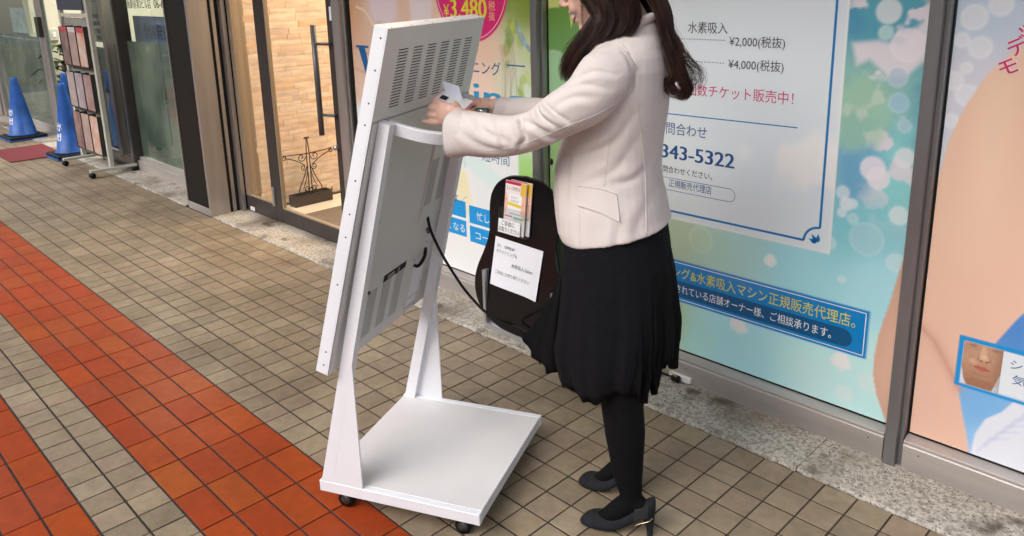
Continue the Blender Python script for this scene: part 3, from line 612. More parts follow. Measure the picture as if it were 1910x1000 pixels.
MB().box(-3.0, -1.66, YD, YD+.05, 2.41, 2.56).build('top_rail', DARKM, sl, True)

js = thing('door_jamb', 'tall brushed steel jamb between the glass door and the whitening poster', 'door frame', (-1.6, 1.35, 0))
MB().box(-1.652, -1.575, 1.318, 1.40, .012, 2.6, c=.0015).build('steel_post', STEEL, js, True)
MB().box(-1.573, -1.552, 1.340, 1.40, .012, 2.6, c=.001).build('steel_post', STEEL, js, True); MB().box(-1.552, -1.530, 1.352, 1.40, .012, 2.6).build('gasket', BLACKR, js, True)

# column
co = thing('granite_column', 'polished black granite column clad in brushed steel beside the lit doorway', 'column', (-3.3, 1.2, 0))
MB().box(-3.485, -3.118, 1.088, 1.25, .056, 2.7, c=.001).build('granite_panel', mat('black_granite', (.010, .009, .008), .5, var=.35, vs=150, bump=.1, bs=200, spec=.2), co, True)
MB().box(-3.499, -3.118, 1.086, 1.25, 0, .055, c=.001).build('base_band', STEELH, co, True)
MB().box(-3.499, -3.486, 1.082, 1.30, .0555, 2.7).build('steel_trim', STEEL, co, True)
MB().box(-3.117, -3.085, 1.080, 1.225, .0, 2.7, c=.0015).build('steel_cheek', STEEL, co, True)
MB().box(-3.4, -3.12, 1.251, 1.50, 0, 2.7).build('core', SHADOWGAP, co, True)
st = thing('jamb_strips', 'pair of slim steel strips with dark gaps between the column and the door', 'door frame', (-3.1, 1.3, 0))
MB().box(-3.10, -3.092, 1.250, 1.275, .0105, 2.6).build('strip', STEEL, st, True); MB().box(-3.115, -3.046, 1.303, 1.33, .0105, 2.6).build('strip', STEEL, st, True)
MB().box(-3.12, -3.10, 1.226, 1.42, .0, 2.7).build('gap', SHADOWGAP, st, True)

# interior (behind the door)
INW = mat('cream_wall', (.70, .62, .50), .7, var=.05)
ifl = MB().box(-2.97, .9, 1.42, 4.6, -.04, .006).build('interior_floor', GROUT); ifl['kind'] = 'structure'
WT = mat('white_floor_tile', (.78, .70, .60), .22, var=.03)
for i in range(3):
    for j in range(5):
        MB().box(-2.93+i*.452, -2.932+(i+1)*.452, 1.425+j*.45, 1.423+(j+1)*.45, 0, .012, c=.001).build('tile', WT, ifl)
iw = MB().box(-3.08, -3.0, 1.40, 4.6, 0, 2.7).build('interior_wall', INW); iw['kind'] = 'structure'
for a in ((-3.0, 1.0, 4.6, 4.7, 0, 2.7), (.9, 1.0, 1.42, 4.6, 0, 2.7)):
    o = MB().box(*a).build('interior_wall', INW); o['kind'] = 'structure'
o = MB().box(-3.08, 1.0, 1.40, 4.7, 2.7, 2.8).build('interior_ceiling', mat('ceiling_white', (.8, .76, .7), .8)); o['kind'] = 'structure'
STN = [mat('ledgestone_%s' % n, c, .75, var=.14, vs=9, stretch=(1, 1, 3.5), bump=.3, bs=30, detail=6) for n, c in (('sand', (.76, .57, .44)), ('cream', (.80, .64, .52)), ('honey', (.76, .52, .36)), ('grey', (.70, .54, .45)), ('pale', (.78, .61, .49)))]
rest = MB(); cnt = 0; z = .014; srnd = random.Random(3)
while z < 2.6:
    hh = srnd.choice((.028, .036, .045, .052)); y = 1.425-srnd.random()*.1
    while y < 3.4:
        L = srnd.uniform(.10, .42); d = srnd.uniform(.012, .0142); y0 = max(y, 1.425); y1 = y+L
        if y1-y0 > .02:
            bm = bmesh.new(); bmesh.ops.create_grid(bm, x_segments=4, y_segments=1, size=.5)
            # slab with an uneven split face towards the room
            m = MB(); n = 4; rows = []
            for k in range(n+1):
                yy = y0+.001+(y1-y0-.002)*k/n; dd = d+srnd.uniform(-.0015, .0015); d2 = d+srnd.uniform(-.0015, .0015)
                rows.append([(-3.0, yy, z+.0003), (-3.0+dd, yy, z+.0003), (-3.0+(dd+d2)/2+.001, yy, z+hh*.5), (-3.0+d2, yy, z+hh-.0003), (-3.0, yy, z+hh-.0003)])
            bm.free(); m.ring_loft(rows, 0, True, False)
            if z < 1.62 and y0 < 2.45 and cnt < 296: m.build('stone', srnd.choices(STN, (4, 5, 1.6, 2, 4))[0], iw); cnt += 1
            else:
                rest.add(m.v, m.f, srnd.choice((0, 1, 3, 4)))
        y = y1
    z += hh
rest.build('stones', STN, iw, kind='stuff')
# interior lamp, warm tube lights (one mirrored in the door glass)
lp = thing('ceiling_lamp', 'long warm ceiling light inside the lit doorway', 'lamp', (-2.0, 2.2, 2.66))
MB().box(-2.75, -1.2, 2.1, 2.3, 2.66, 2.70).build('housing', WHITEP, lp, True)
MB().box(-2.72, -1.23, 2.12, 2.28, 2.652, 2.66).build('diffuser', mat('warm_diffuser', (1, .72, .45), .5, emit=9), lp, True)
la = bpy.data.lights.new('shop_light', 'AREA'); la.shape = 'RECTANGLE'; la.size = 2.2; la.size_y = 2.4; la.energy = 62; la.color = (1, .73, .53)
lo = bpy.data.objects.new('shop_light', la); link(lo); lo.location = (-1.6, 2.9, 2.64)
o = MB().box(-2.58, -1.3, 1.44, 2.35, .012, .022, c=.003).build('door_mat', mat('brown_mat', (.17, .125, .10), .95, var=.25, vs=90, bump=.8, bs=250)); tag(o, 'grey brown entrance mat on the white floor just inside the glass door', 'mat')

# wrought iron stand
IRON = mat('wrought_iron', (.035, .02, .015), .45, .6, var=.3, vs=40)
ir = thing('iron_stand', 'small dark wrought iron scroll stand on a low tray against the stone wall', 'stand', (-2.85, 1.76, .012))
XI = -2.85
m = MB(); tr = [(-2.90, 1.60), (-2.80, 1.60), (-2.80, 1.915), (-2.90, 1.915)]
for (x0, x1, y0, y1) in ((-2.90, -2.895, 1.60, 1.915), (-2.805, -2.80, 1.60, 1.915), (-2.895, -2.805, 1.60, 1.605), (-2.895, -2.805, 1.91, 1.915)): m.box(x0, x1, y0, y1, .014, .095)
m.box(-2.895, -2.805, 1.605, 1.91, .014, .02); m.build('tray', mat('tray_metal', (.045, .03, .024), .45, .5), ir, True)
m = MB()
for yy in (1.60, 1.915): m.tube([(-2.80, yy, .09), (-2.80, yy, .118), (-2.805, yy, .10)], .004, 6)
m.build('tray_horn', IRON, ir, True)
def scroll(cy, cz, r0, a0, turns, sgn, r1=.006):
    n = 26; return [(XI, cy+sgn*(r0+(r1-r0)*t)*math.cos(a0+turns*6.283*t), cz+(r0+(r1-r0)*t)*math.sin(a0+turns*6.283*t)) for t in [k/n for k in range(n+1)]]
m = MB()
for dy in (-.012, .012): m.tube([(XI, 1.762+dy, .05), (XI, 1.762+dy, .40), (XI, 1.762+dy*.3, .515)], .0042, 6)
m.tube([(XI, 1.742, .518), (XI, 1.782, .518)], .007, 6); m.build('upright', IRON, ir, True)
m = MB()
for s in (-1, 1):
    cy = 1.762
    m.tube(catmull([(XI, cy+s*.205, .408), (XI, cy+s*.16, .405), (XI, cy+s*.05, .400), (XI, cy, .398)]), .0042, 6)
    m.tube(catmull([(XI, cy+s*.19, .392), (XI, cy+s*.10, .355), (XI, cy+s*.03, .310)]), .0038, 6)
    m.tube(scroll(cy+s*.20, .392, .020, 1.5, 1.2, s), .0038, 6); m.tube(scroll(cy+s*.055, .375, .034, 3.1, 1.3, s), .0038, 6); m.tube(scroll(cy+s*.045, .295, .026, 3.3, 1.3, s), .0036, 6)
m.build('cross_arm', IRON, ir, True)
m = MB()
for s in (-1, 1):
    cy = 1.762
    m.tube(catmull([(XI, cy+s*.01, .315), (XI, cy+s*.05, .215), (XI, cy+s*.095, .125), (XI, cy+s*.085, .08), (XI, cy+s*.045, .072), (XI, cy+s*.03, .10), (XI, cy+s*.052, .118)]), .004, 6)
    m.tube(catmull([(XI, cy+s*.008, .30), (XI, cy+s*.03, .20), (XI, cy+s*.06, .13)]), .003, 6); m.tube(scroll(cy+s*.028, .125, .024, 0, 1.3, -s), .0036, 6)
m.build('lower_scroll', IRON, ir, True)

# building shell above and behind
shell = MB().box(-14, 4.5, 1.30, 1.42, 2.8, 3.4).build('upper_wall', mat('soffit_grey', (.3, .29, .28), .8)); shell['kind'] = 'structure'
street = MB().box(-40, 30, -40, -4.01, -.3, -.12).build('street', mat('asphalt', (.05, .05, .052), .85, var=.2)); street['kind'] = 'structure'
kerb = MB().box(-40, 30, -4.20, -4.0, -.3, -.004).build('kerb', GRAN); kerb['kind'] = 'structure'
opp = MB()  # unseen building, added to darken reflections and cut low sky light
opp.box(-45, 30, -17, -15, -.2, 9.5)
for i in range(18):
    for j in range(3): opp.box(-44+i*4.1, -41.2+i*4.1, -15.0, -14.9, .6+j*3.1, 2.5+j*3.1, 1)
o = opp.build('unseen_facade', [mat('opposite_wall', (.16, .15, .14), .8, var=.15, vs=.6), mat('opposite_window', (.03, .035, .04), .15)]); tag(o, 'unseen grey building added across the street to darken reflections, behind the camera', 'building')
ceil = MB().box(-16, 6, -1.0, 1.42, 3.20, 3.30).build('arcade_ceiling', mat('arcade_ceiling_paint', (.55, .54, .52), .8, var=.05)); ceil['kind'] = 'structure'

# ================================================================== NEIGHBOUR SHOP (left)
FROST = mat('frosted_film', (.06, .085, .072), .25, var=.25, vs=1.9, coat=.3, col2=(.25, .27, .23), detail=2)  # light blurred through the film is put into its colour as noise blotches
YN = 1.30
ns = thing('shop_window', 'neighbour shop window with frosted lower half and black lettering, left of the granite column', 'window', (-4.3, YN, 0))
m = MB(); m.box(-5.12, -3.50, YN, YN+.08, .012, .10, c=.002); m.build('kick_plate', STEELH, ns, True)
m = MB(); m.box(-5.12, -3.50, YN+.02, YN+.08, .101, .13, c=.002); m.build('sill_rail', STEELH, ns, True)
m = MB(); m.box(-5.16, -5.125, YN-.02, YN+.1, .012, 2.6, c=.002); m.build('mullion', DARKM, ns, True)
MB().box(-5.12, -3.50, YN+.046, YN+.052, .131, 2.6).build('glass_pane', GLASSP, ns, True)
MB().box(-5.11, -3.51, YN+.053, YN+.0535, .135, 1.185).build('frosted_film', FROST, ns, True)
nb = mat('print_charcoal', (.03, .03, .035), .4)
for k in range(2): text('大阪駅前第3ビル店', -5.03+.003*k, 1.475, .085, nb, ns, YN+.045-.0002*k, .60); text('06-6344', -4.36+.004*k, 1.475, .10, nb, ns, YN+.045-.0002*k, .36)
ny = 1.50
bn = thing('shop_banner', 'dark blue banner with black characters hanging behind the neighbour shop glass', 'banner', (-4.6, ny, 1.2))
MB().box(-5.32, -3.9, ny, ny+.004, 1.16, 1.395).build('cloth', mat('blue_banner', (.13, .17, .30), .6, var=.1), bn, True)
for k in range(2): text('全国発送承ります', -5.10+.004*k, 1.205, .145, nb, bn, ny-.002-.0002*k, 1.20)
sh = thing('counter_shelf', 'pale counter with small goods behind the neighbour shop glass', 'shelf', (-4.5, 1.8, 0))
MB().box(-5.4, -3.7, 1.62, 2.1, 1.06, 1.09).build('shelf_top', WHITEP, sh, True); MB().box(-5.4, -3.7, 2.1, 2.13, .0, 1.06).build('back_panel', WHITEP, sh, True)
for i, (x, hgt, c, nm, lb) in enumerate(((-5.25, .12, (.05, .45, .45), 'box', 'slim teal box'), (-4.95, .035, (.55, .04, .10), 'tray', 'flat crimson tray'), (-4.62, .12, (.7, .72, .62), 'box', 'cream folded card'), (-4.45, .07, (.5, .6, .12), 'box', 'yellow green packet'), (-4.25, .05, (.75, .75, .7), 'box', 'small white packet'))):
    o = MB().box(x, x+(.10 if i in (0, 3, 4) else .24), 1.64, 1.74, 1.091, 1.091+hgt, c=.004).build(nm, mat('goods_%d' % i, c, .5)); tag(o, lb+' on the counter behind the neighbour shop window', nm)
NW = mat('neighbour_wall', (.50, .50, .40), .8, var=.1)
for a in ((-9.5, -3.42, 3.4, 3.5, 0, 2.7), (-3.42, -3.36, 1.50, 3.5, 0, 2.7)):
    o = MB().box(*a).build('interior_wall', NW); o['kind'] = 'structure'
o = MB().box(-10.5, -3.42, 1.42, 3.5, -.03, .008).build('interior_floor', mat('grey_vinyl', (.25, .24, .22), .5)); o['kind'] = 'structure'
o = MB().box(-10.5, -3.36, 1.42, 3.5, 2.7, 2.8).build('interior_ceiling', MATS['ceiling_white']); o['kind'] = 'structure'
l2 = bpy.data.lights.new('neighbour_light', 'AREA'); l2.shape = 'RECTANGLE'; l2.size = 3.5; l2.size_y = .8; l2.energy = 60; l2.color = (1, .97, .88)
lo2 = bpy.data.objects.new('neighbour_light', l2); link(lo2); lo2.location = (-6.6, 2.3, 2.66)
lpn = thing('ceiling_lamp', 'white strip light inside the neighbour shop', 'lamp', (-6.6, 2.3, 2.66)); MB().box(-8.3, -4.9, 1.95, 2.65, 2.668, 2.70).build('housing', WHITEP, lpn, True)

# pane with the opening-hours notice, open doorway, sliding glass door
np_ = thing('glass_panel', 'narrow glass panel carrying the pale opening hours notice beside the neighbour doorway', 'window', (-5.7, YN, 0))
m = MB(); m.box(-5.47, -5.165, YN+.01, YN+.06, .012, .10, c=.002); m.box(-6.02, -5.56, YN, YN+.06, .012, .10, c=.002); m.build('kick_plate', STEELH, np_, True)
for (x0, x1) in ((-5.235, -5.165), (-5.56, -5.47), (-6.05, -6.02)): MB().box(x0, x1, YN-.01, YN+.07, .101, 2.6, c=.002).build('stile', STEEL, np_, True)
MB().box(-6.02, -5.56, YN+.04, YN+.046, .10, 2.6).build('glass_pane', GLASSP, np_, True); MB().box(-5.47, -5.235, YN+.04, YN+.046, .10, 2.6).build('glass_pane', GLASSP, np_, True)
MB().box(-6.01, -5.57, YN+.047, YN+.0475, .105, 1.10).build('frosted_film', FROST, np_, True); MB().box(-5.46, -5.24, YN+.047, YN+.0475, .105, 1.14).build('frosted_film', FROST, np_, True)
o = MB().box(-5.98, -5.585, YN+.036, YN+.0365, 1.15, 1.80).build('notice', mat('notice_paper', (.52, .56, .54), .4), np_, True)
for s_, x, z, h_, wd in (('MIZUNO', -5.95, 1.52, .07, .25), ('営業時間', -5.90, 1.375, .045, .17), ('10:00-18:30', -5.93, 1.30, .065, .30), ('土10:00-17:00', -5.93, 1.235, .06, .32), ('定休日', -5.86, 1.175, .045, .14)):
    if s_ == 'MIZUNO': s_ = 'ENO'
    text(s_, x, z, h_, nb, np_, YN+.035, wd)
# side wall seen through the doorway
o = MB().box(-8.62, -8.55, 1.42, 3.4, 0, 2.7).build('interior_wall', mat('cream_partition', (.62, .58, .47), .7, var=.06)); o['kind'] = 'structure'
dr = thing('sliding_door', 'half open sliding glass door with wide steel stile and frosted lower half, far left', 'door', (-8.4, 1.35, 0))
m = MB(); m.box(-7.80, -7.55, 1.33, 1.375, .012, 2.5, c=.002); m.build('stile', STEEL, dr, True)
MB().box(-7.548, -7.49, 1.345, 1.352, .012, 2.5).build('stile_edge', mat('green_glass_edge', (.10, .16, .13), .2), dr, True)
m = MB(); m.box(-9.9, -7.80, 1.335, 1.37, .012, .10, c=.002); m.build('bottom_rail', STEELH, dr, True)
MB().box(-9.9, -7.80, 1.345, 1.351, .10, 2.5).build('glass_pane', GLASSP, dr, True); MB().box(-9.89, -7.81, 1.352, 1.353, .105, 1.13).build('frosted_film', FROST, dr, True)
m = MB(); m.box(-7.72, -7.60, 1.29, 1.33, 1.14, 1.36, c=.004); m.build('lock_box', mat('dark_lock', (.06, .055, .05), .4, .6), dr, True)
MB().box(-7.72, -7.66, 1.3285, 1.3295, .66, .70).build('latch', mat('latch_metal', (.3, .3, .28), .4, .7), dr, True)
o = MB().box(-9.0, -8.35, 1.358, 1.36, 1.155, 1.45); o.build('blue_flyer', mat('flyer_blue', (.20, .30, .40), .5, col2=(.5, .55, .5), vs=9), dr, True); MB().box(-8.30, -8.12, 1.358, 1.36, 1.155, 1.6).build('yellow_flyer', mat('flyer_yellow', (.6, .52, .25), .5, col2=(.6, .6, .55), vs=9), dr, True)
sw = thing('switch_box', 'small beige switch box on the cream wall inside the doorway', 'switch', (-8.5, 1.8, 1.1)); MB().box(-8.55, -8.50, 1.62, 1.72, 1.05, 1.19, c=.006).build('box_body', mat('beige_plastic', (.55, .53, .46), .5), sw, True); MB().box(-8.50, -8.49, 1.65, 1.69, 1.09, 1.15, c=.003).build('rocker', MATS['white_plastic'], sw, True)
dp_ = thing('door_frame_post', 'dark and steel posts at the far left end of the shop front', 'door frame', (-10, 1.35, 0))
for x0, x1, mm in ((-10.02, -9.9, STEEL), (-10.35, -10.12, STEEL), (-10.8, -10.4, DARKM), (-11.2, -10.9, STEEL), (-12.6, -11.3, DARKM)): MB().box(x0, x1, 1.31, 1.40, .012, 2.6, c=.002).build('post', mm, dp_, True)

# potted plant
pt = thing('potted_plant', 'leafy dark green houseplant inside the doorway behind the blue cones', 'plant', (-8.05, 1.62, 0))
LEAF = mat('dark_leaf', (.022, .05, .015), .45, var=.4, vs=20); POT = mat('terracotta', (.32, .09, .04), .7, var=.15)
MB().ring_loft([[(-8.05+r*math.cos(a), 1.62+r*math.sin(a), z) for a in np.arange(0, 6.28, .4)] for r, z in ((.11, .01), (.15, .28), (.16, .30), (.14, .30))]).build('pot', POT, pt, True)
m = MB(); rs = random.Random(4)
MB().tube([(-8.05, 1.62, .28), (-8.07, 1.6, .5), (-8.04, 1.63, .82)], [.03, .025, .015], 7).build('stem', mat('stem_brown', (.16, .11, .06), .8, var=.3), pt, True)
for k in range(34):
    a = rs.uniform(0, 6.28); z0 = rs.uniform(.5, .98); L = rs.uniform(.22, .40); wdt = rs.uniform(.03, .055); P1 = []; P2 = []; PM = []
    for i in range(6):
        t = i/5; rr = L*t; zz = z0+.12*math.sin(t*2.2)-.10*t*t; ww = wdt*math.sin(math.pi*min(1, .08+t*.92))**.8
        cx, cy = -8.05+rr*math.cos(a), 1.62+rr*math.sin(a); P1.append((cx-ww*math.sin(a), cy+ww*math.cos(a), zz)); P2.append((cx+ww*math.sin(a), cy-ww*math.cos(a), zz)); PM.append((cx, cy, zz-.012))
    lf = MB()
    for i in range(5): lf.quad(P1[i], P1[i+1], PM[i+1], PM[i]); lf.quad(PM[i], PM[i+1], P2[i+1], P2[i])
    lf.build('leaf', LEAF, pt, True)

# traffic cones
BLUEC = mat('blue_cone_plastic', (.008, .09, .38), .5, var=.35, vs=7, detail=8, bump=.1, bs=80)
def cone_thing(x, y, rz, label, H=.70, sleeve=False):
    t = thing('traffic_cone', label, 'traffic cone', (x, y, 0), rz, 'blue traffic cones')
    m = MB(); N = 32
    def ring(r, z): return [(r*math.cos(2*math.pi*k/N), r*math.sin(2*math.pi*k/N), z) for k in range(N)]
    m.ring_loft([ring(.155, .052), ring(.150, .065), ring(.135, .075), ring(.085, .38), ring(.036, H-.03), ring(.034, H-.008), ring(.026, H)], 0, True, True)
    m.build('cone_body', BLUEC, t)
    MB().box(-.195, .195, -.195, .195, .004, .018, c=.004).build('base_plate', BLUEC, t)
    MB().box(-.19, .19, -.19, .19, .0185, .05, c=.008).build('rubber_weight', BLACKR, t)
    m = MB()
    # lettering wrapped on the cone, facing the street
    for ch, z in (('専', .285), ('用', .185)):
        o = text(ch, 0, 0, .085, MATS['print_white'], t, 0, .075, name='lettering', bold=.02)
        me = o.data; n = len(me.vertices); co_ = np.empty(n*3); me.vertices.foreach_get('co', co_); co_ = co_.reshape(-1, 3)
        Mw = np.array(frame(t)); P = co_ @ Mw[:3, :3].T+Mw[:3, 3]
        u = P[:, 0]-.0375; v = P[:, 2]
        zz = z+v; rad = np.interp(zz, [.075, .38, .67], [.135, .085, .036])+.0015; th = R(-75)-rz+u/rad
        out = np.stack([rad*np.cos(th), rad*np.sin(th), zz], 1); me.vertices.foreach_set('co', out.ravel()); me.update()
    return t
c1 = cone_thing(-7.93, 1.04, .06, 'blue traffic cone furthest left, beyond the dark red mat')
c2 = cone_thing(-6.36, 1.10, .03, 'blue traffic cone right of the dark red mat, next to the brochure rack', .745)
m = MB(); N = 24
m.ring_loft([[(-6.375+r*math.cos(2*math.pi*k/N), 1.135+r*math.sin(2*math.pi*k/N), z) for k in range(N)] for r, z in ((.045, .60), (.038, .70), (.030, .80), (.027, .832), (.018, .842))])
o = m.build('cone_tip', BLUEC); tag(o, 'second narrower blue cone tip standing up just behind the nearer blue cone', 'traffic cone')
o = MB().box(-7.32, -6.49, .58, 1.075, .001, .010, c=.003).build('floor_mat', mat('wine_mat', (.15, .018, .025), .95, var=.15, vs=60, bump=.6, bs=300)); tag(o, 'dark red doormat on the beige tiles between the two blue cones', 'mat')

# brochure rack
RKM = mat('cream_rack_paint', (.50, .49, .43), .45, var=.06)
rk = thing('brochure_rack', 'cream wheeled brochure rack with nine filled pockets beside the blue cone', 'rack', (-5.55, 1.08, 0))
for x in (-5.93, -5.15):
    MB().box(x-.025, x+.025, 1.065, 1.10, .075, 1.95, c=.002).build('upright', RKM, rk, True)
    f = MB().box(x+.03-.02, x+.03+.02, .89, 1.285, .052, .076, c=.002).build('foot', RKM, rk, True)
    for y in (.905, 1.27):
        c = MB().tube([(x+.01, y, .027), (x+.05, y, .027)], .026, 14); c.build('caster', BLACKR, f, True)
for z in (.135, 1.40): MB().box(-5.905, -5.175, 1.07, 1.095, z, z+.03, c=.002).build('cross_bar', RKM, rk, True)
MB().box(-5.905, -5.175, 1.093, 1.098, .17, 1.39).build('back_sheet', mat('rack_back', (.30, .30, .27), .5), rk, True)
BRM = [mat('brochure_%d' % i, c, .35, col2=c2_, vs=11, detail=5) for i, (c, c2_) in enumerate((((.34, .22, .20), (.13, .08, .08)), ((.40, .30, .28), (.24, .13, .11)), ((.30, .22, .22), (.48, .34, .28)), ((.50, .46, .46), (.30, .22, .22)), ((.58, .52, .48), (.55, .20, .10)), ((.26, .20, .24), (.5, .45, .45))))]
pkt = mat('pocket_black', (.02, .02, .02), .35); hd = [mat('brochure_head_%d' % i, c, .4) for i, c in enumerate(((.45, .06, .07), (.62, .56, .56), (.12, .25, .45)))]
for r_, (z0, z1) in enumerate(((.965, 1.31), (.575, .895), (.175, .52))):
    for c_ in range(3):
        x0 = -5.89+c_*.238; p = MB(); p.box(x0, x0+.004, 1.03, 1.092, z0, z1); p.box(x0+.228, x0+.232, 1.03, 1.092, z0, z1+.012); p.box(x0, x0+.232, 1.03, 1.092, z0-.006, z0-.001)
        po = p.build('pocket', pkt, rk, True)
        bm_ = BRM[(r_*3+c_*2) % 6]; MB().box(x0+.010, x0+.222, 1.034, 1.05, z0+.002, z1-.045 if r_ == 0 else z1, c=.001).build('brochure', bm_, po, True)
        if r_ == 0: MB().box(x0+.010, x0+.222, 1.034, 1.05, z1-.044, z1, c=.001).build('brochure_head', hd[(0, 1, 0)[c_]], po, True)
m = MB()
for k in range(7): m.tube([(-5.87+k*.115, 1.06, 1.33), (-5.87+k*.115, 1.06, 1.40)], .002, 5)
m.tube([(-5.9, 1.06, 1.40), (-5.17, 1.06, 1.40)], .0025, 5); m.build('wire_shelf', STEEL, rk, True)
MB().box(-5.90, -5.18, 1.05, 1.06, 1.46, 1.72).build('header_card', mat('header_navy', (.03, .035, .07), .4), rk, True)

# ================================================================== DIGITAL SIGNAGE STAND
TH = R(25.0851); SO = (.396005, -.117931, 0)
sg = thing('signage_stand', 'white wheeled stand with tapered legs and square base in front of the woman', 'stand', SO, TH)
LA, WB, ZT, TK = .54105, .57677, .1026, .0360
base = MB(); base.box(0.0, LA, .022, WB-.022, ZT-TK, ZT-.0008, c=.0015); base.build('base_panel', mat('warm_white_panel', (.72, .69, .68), .42, var=.05, vs=3.5, bump=.1, bs=400), sg)
for y0, y1 in ((0, .0215), (WB-.0215, WB)): MB().box(-.004, LA+.0015, y0, y1, ZT-TK-.001, ZT, c=.0015).build('base_rail', WHITEP, sg)
PHI = .26551; su, cu = math.sin(PHI), math.cos(PHI); D0 = (.08453, -.03165, .49346)      # display bottom-back-near corner
def D(b, s, off): return (D0[0]+s*su+off*cu, D0[1]+b, D0[2]+s*cu-off*su)
def slab(mb, b0, b1, s0, s1, o0, o1, mi=0, c=0):
    t = MB(); t.box(b0, b1, s0, s1, o0, o1, 0, c); mb.add([D(*v) for v in t.v], t.f, mi); return mb
zb = ZT-TK+.0008
for side, (y0, y1, g0, g1) in enumerate(((0.0008, .030, .0012, .007), (WB-.030, WB-.0008, WB-.007, WB-.0012))):
    m = MB(); # sloping box rail
    def rp(s, off): p = D(0, s, off); return (p[0], p[2])
    a1 = rp(.79, 0.002); a2 = rp(.79, .036)
    k = (a1[0]-(-.0035))/(a1[1]-zb)
    bl = (-.0035, zb) if side == 0 else (0.0, ZT-.03); br = (bl[0]+.040, ZT-.0 if side else zb)
    q = [bl, (bl[0]+.0405, bl[1]), a2, a1]
    m.prism(q, 'y', y0, y1); m.build('rail', WHITEP, sg)
    m = MB(); g = [(.012, ZT+.0005), (.1515, ZT+.0005), (.1485, .551), (.1325, .556)]
    m.prism(g, 'y', g0, g1); m.build('leg_plate', WHITEP, sg)
# casters
for (a, b) in ((.075, .045), (LA-.06, .045), (.075, WB-.045), (LA-.06, WB-.045)):
    c = thing('caster', None, None); del_ = None
    bpy.data.objects.remove(c)
    m = MB(); m.tube([(a, b, ZT-TK-.002), (a, b, ZT-TK-.008)], .014, 14); m.box(a-.016, a+.016, b-.014, b+.014, .036, .060, c=.004)
    co_ = m.build('caster', BLACKR, sg)
    for dy in (-.016, .004): MB().tube([(a-.008, b+dy, .0265), (a-.008, b+dy+.013, .0265)], .0255, 22).build('wheel', BLACKR, co_)
    MB().tube([(a-.008, b-.0172, .0265), (a-.008, b-.0162, .0265)], .016, 18).build('hub', mat('grey_hub', (.05, .05, .055), .3), co_)
# arched handle bar between the rails
m = MB(); sec = []
for k in range(41):
    t = -math.pi/2+math.pi*k/40; e = .62
    cb = .305+.228*math.copysign(abs(math.sin(t))**e, math.sin(t)); co2 = .178*abs(math.cos(t))**(.75)
    sec.append((cb, co2+.012))
rings = []
for k, (b_, o_) in enumerate(sec):
    p0 = sec[max(0, k-1)]; p1 = sec[min(40, k+1)]; d = Vector((p1[0]-p0[0], p1[1]-p0[1])).normalized(); n = Vector((-d.y, d.x))*.010
    rings.append([D(b_+n.x, .757, o_+n.y), D(b_+n.x, .786, o_+n.y), D(b_+n.x*.8, .789, o_+n.y*.8), D(b_-n.x*.8, .789, o_-n.y*.8), D(b_-n.x, .786, o_-n.y), D(b_-n.x, .757, o_-n.y)])
m.ring_loft(rings, 0, True, False); m.build('handle_bar', WHITEP, sg)

# ---- the display itself
ds = thing('display_panel', 'large grey backed display panel leaning on the white stand, seen from behind', 'display', SO, TH)
LD, WD, TD = 1.0436, .64006, .0414
def vent_plate(name, b0, b1, s0, s1, off, cols, s_lo, s_hi, rows, cw, frac, m_, parent, deep=.012):
    """sheet with real slots: every slot is an opening with walls and a dark bottom"""
    bs = [b0]; holes = set()
    for k, c0 in enumerate(cols): bs += [c0, c0+cw]; holes.add(len(bs)-2)
    bs.append(b1); ss = [s0]; hr = set(); pitch = (s_hi-s_lo)/rows
    for r in range(rows): ss += [s_lo+r*pitch, s_lo+r*pitch+pitch*frac]; hr.add(len(ss)-2)
    ss.append(s1); mb = MB()
    for i in range(len(bs)-1):
        for j in range(len(ss)-1):
            if i in holes and j in hr:
                a, b_, c, d = (bs[i], ss[j]), (bs[i+1], ss[j]), (bs[i+1], ss[j+1]), (bs[i], ss[j+1])
                for p, q in ((a, b_), (b_, c), (c, d), (d, a)): mb.add([D(*p, off), D(*q, off), D(*q, off-.0015), D(*p, off-.0015)], [(0, 1, 2, 3)])
                mb.add([D(*a, off-.0016), D(*b_, off-.0016), D(*c, off-.0016), D(*d, off-.0016)], [(0, 1, 2, 3)], 1)
            else: mb.add([D(bs[i], ss[j], off), D(bs[i+1], ss[j], off), D(bs[i+1], ss[j+1], off), D(bs[i], ss[j+1], off)], [(0, 1, 2, 3)])
    return mb.build(name, [m_, BLACKIN], parent)
slab(MB(), 0, WD, 0, LD, -TD, -.004, c=.0012).build('case', WHITEP, ds)
m = MB(); slab(m, .012, WD-.012, .01, LD-.01, -TD-.0015, -TD-.0002); m.build('screen', mat('screen_glass', (.02, .02, .025), .08), ds)
vent_plate('back_panel', .0012, WD-.0012, .790, LD-.0012, -.0006, [.080, .167, .254, .341, .428, .515], .820, .988, 20, .0555, .42, GREYP, ds)
m = MB(); slab(m, 0, .0012, 0, LD, -.004, -.0006); slab(m, WD-.0012, WD, 0, LD, -.004, -.0006); slab(m, .0012, WD-.0012, LD-.0012, LD, -.004, -.0006); slab(m, .0012, WD-.0012, 0, .0012, -.004, -.0006); m.build('back_edge', WHITEP, ds)
for s in (.03, .075, .30, .45, .52, .62, .78, .84, .93, 1.015):
    p = D(-.0003, s, -TD*.45 if s < .9 else -TD*.4); q = D(.001, s, -TD*.45 if s < .9 else -TD*.4)
    MB().tube([p, q], .0028, 10).build('screw', mat('screw_dark', (.10, .10, .10), .4, .7), ds)
for b_ in (.03, .14, .27, .40, .47, .61):
    for o_ in (-.008, -.03)[: 1 if b_ in (.14, .40) else 2]:
        MB().tube([D(b_, LD+.0003, o_), D(b_, LD-.001, o_)], .0028, 10).build('screw', MATS['screw_dark'], ds)
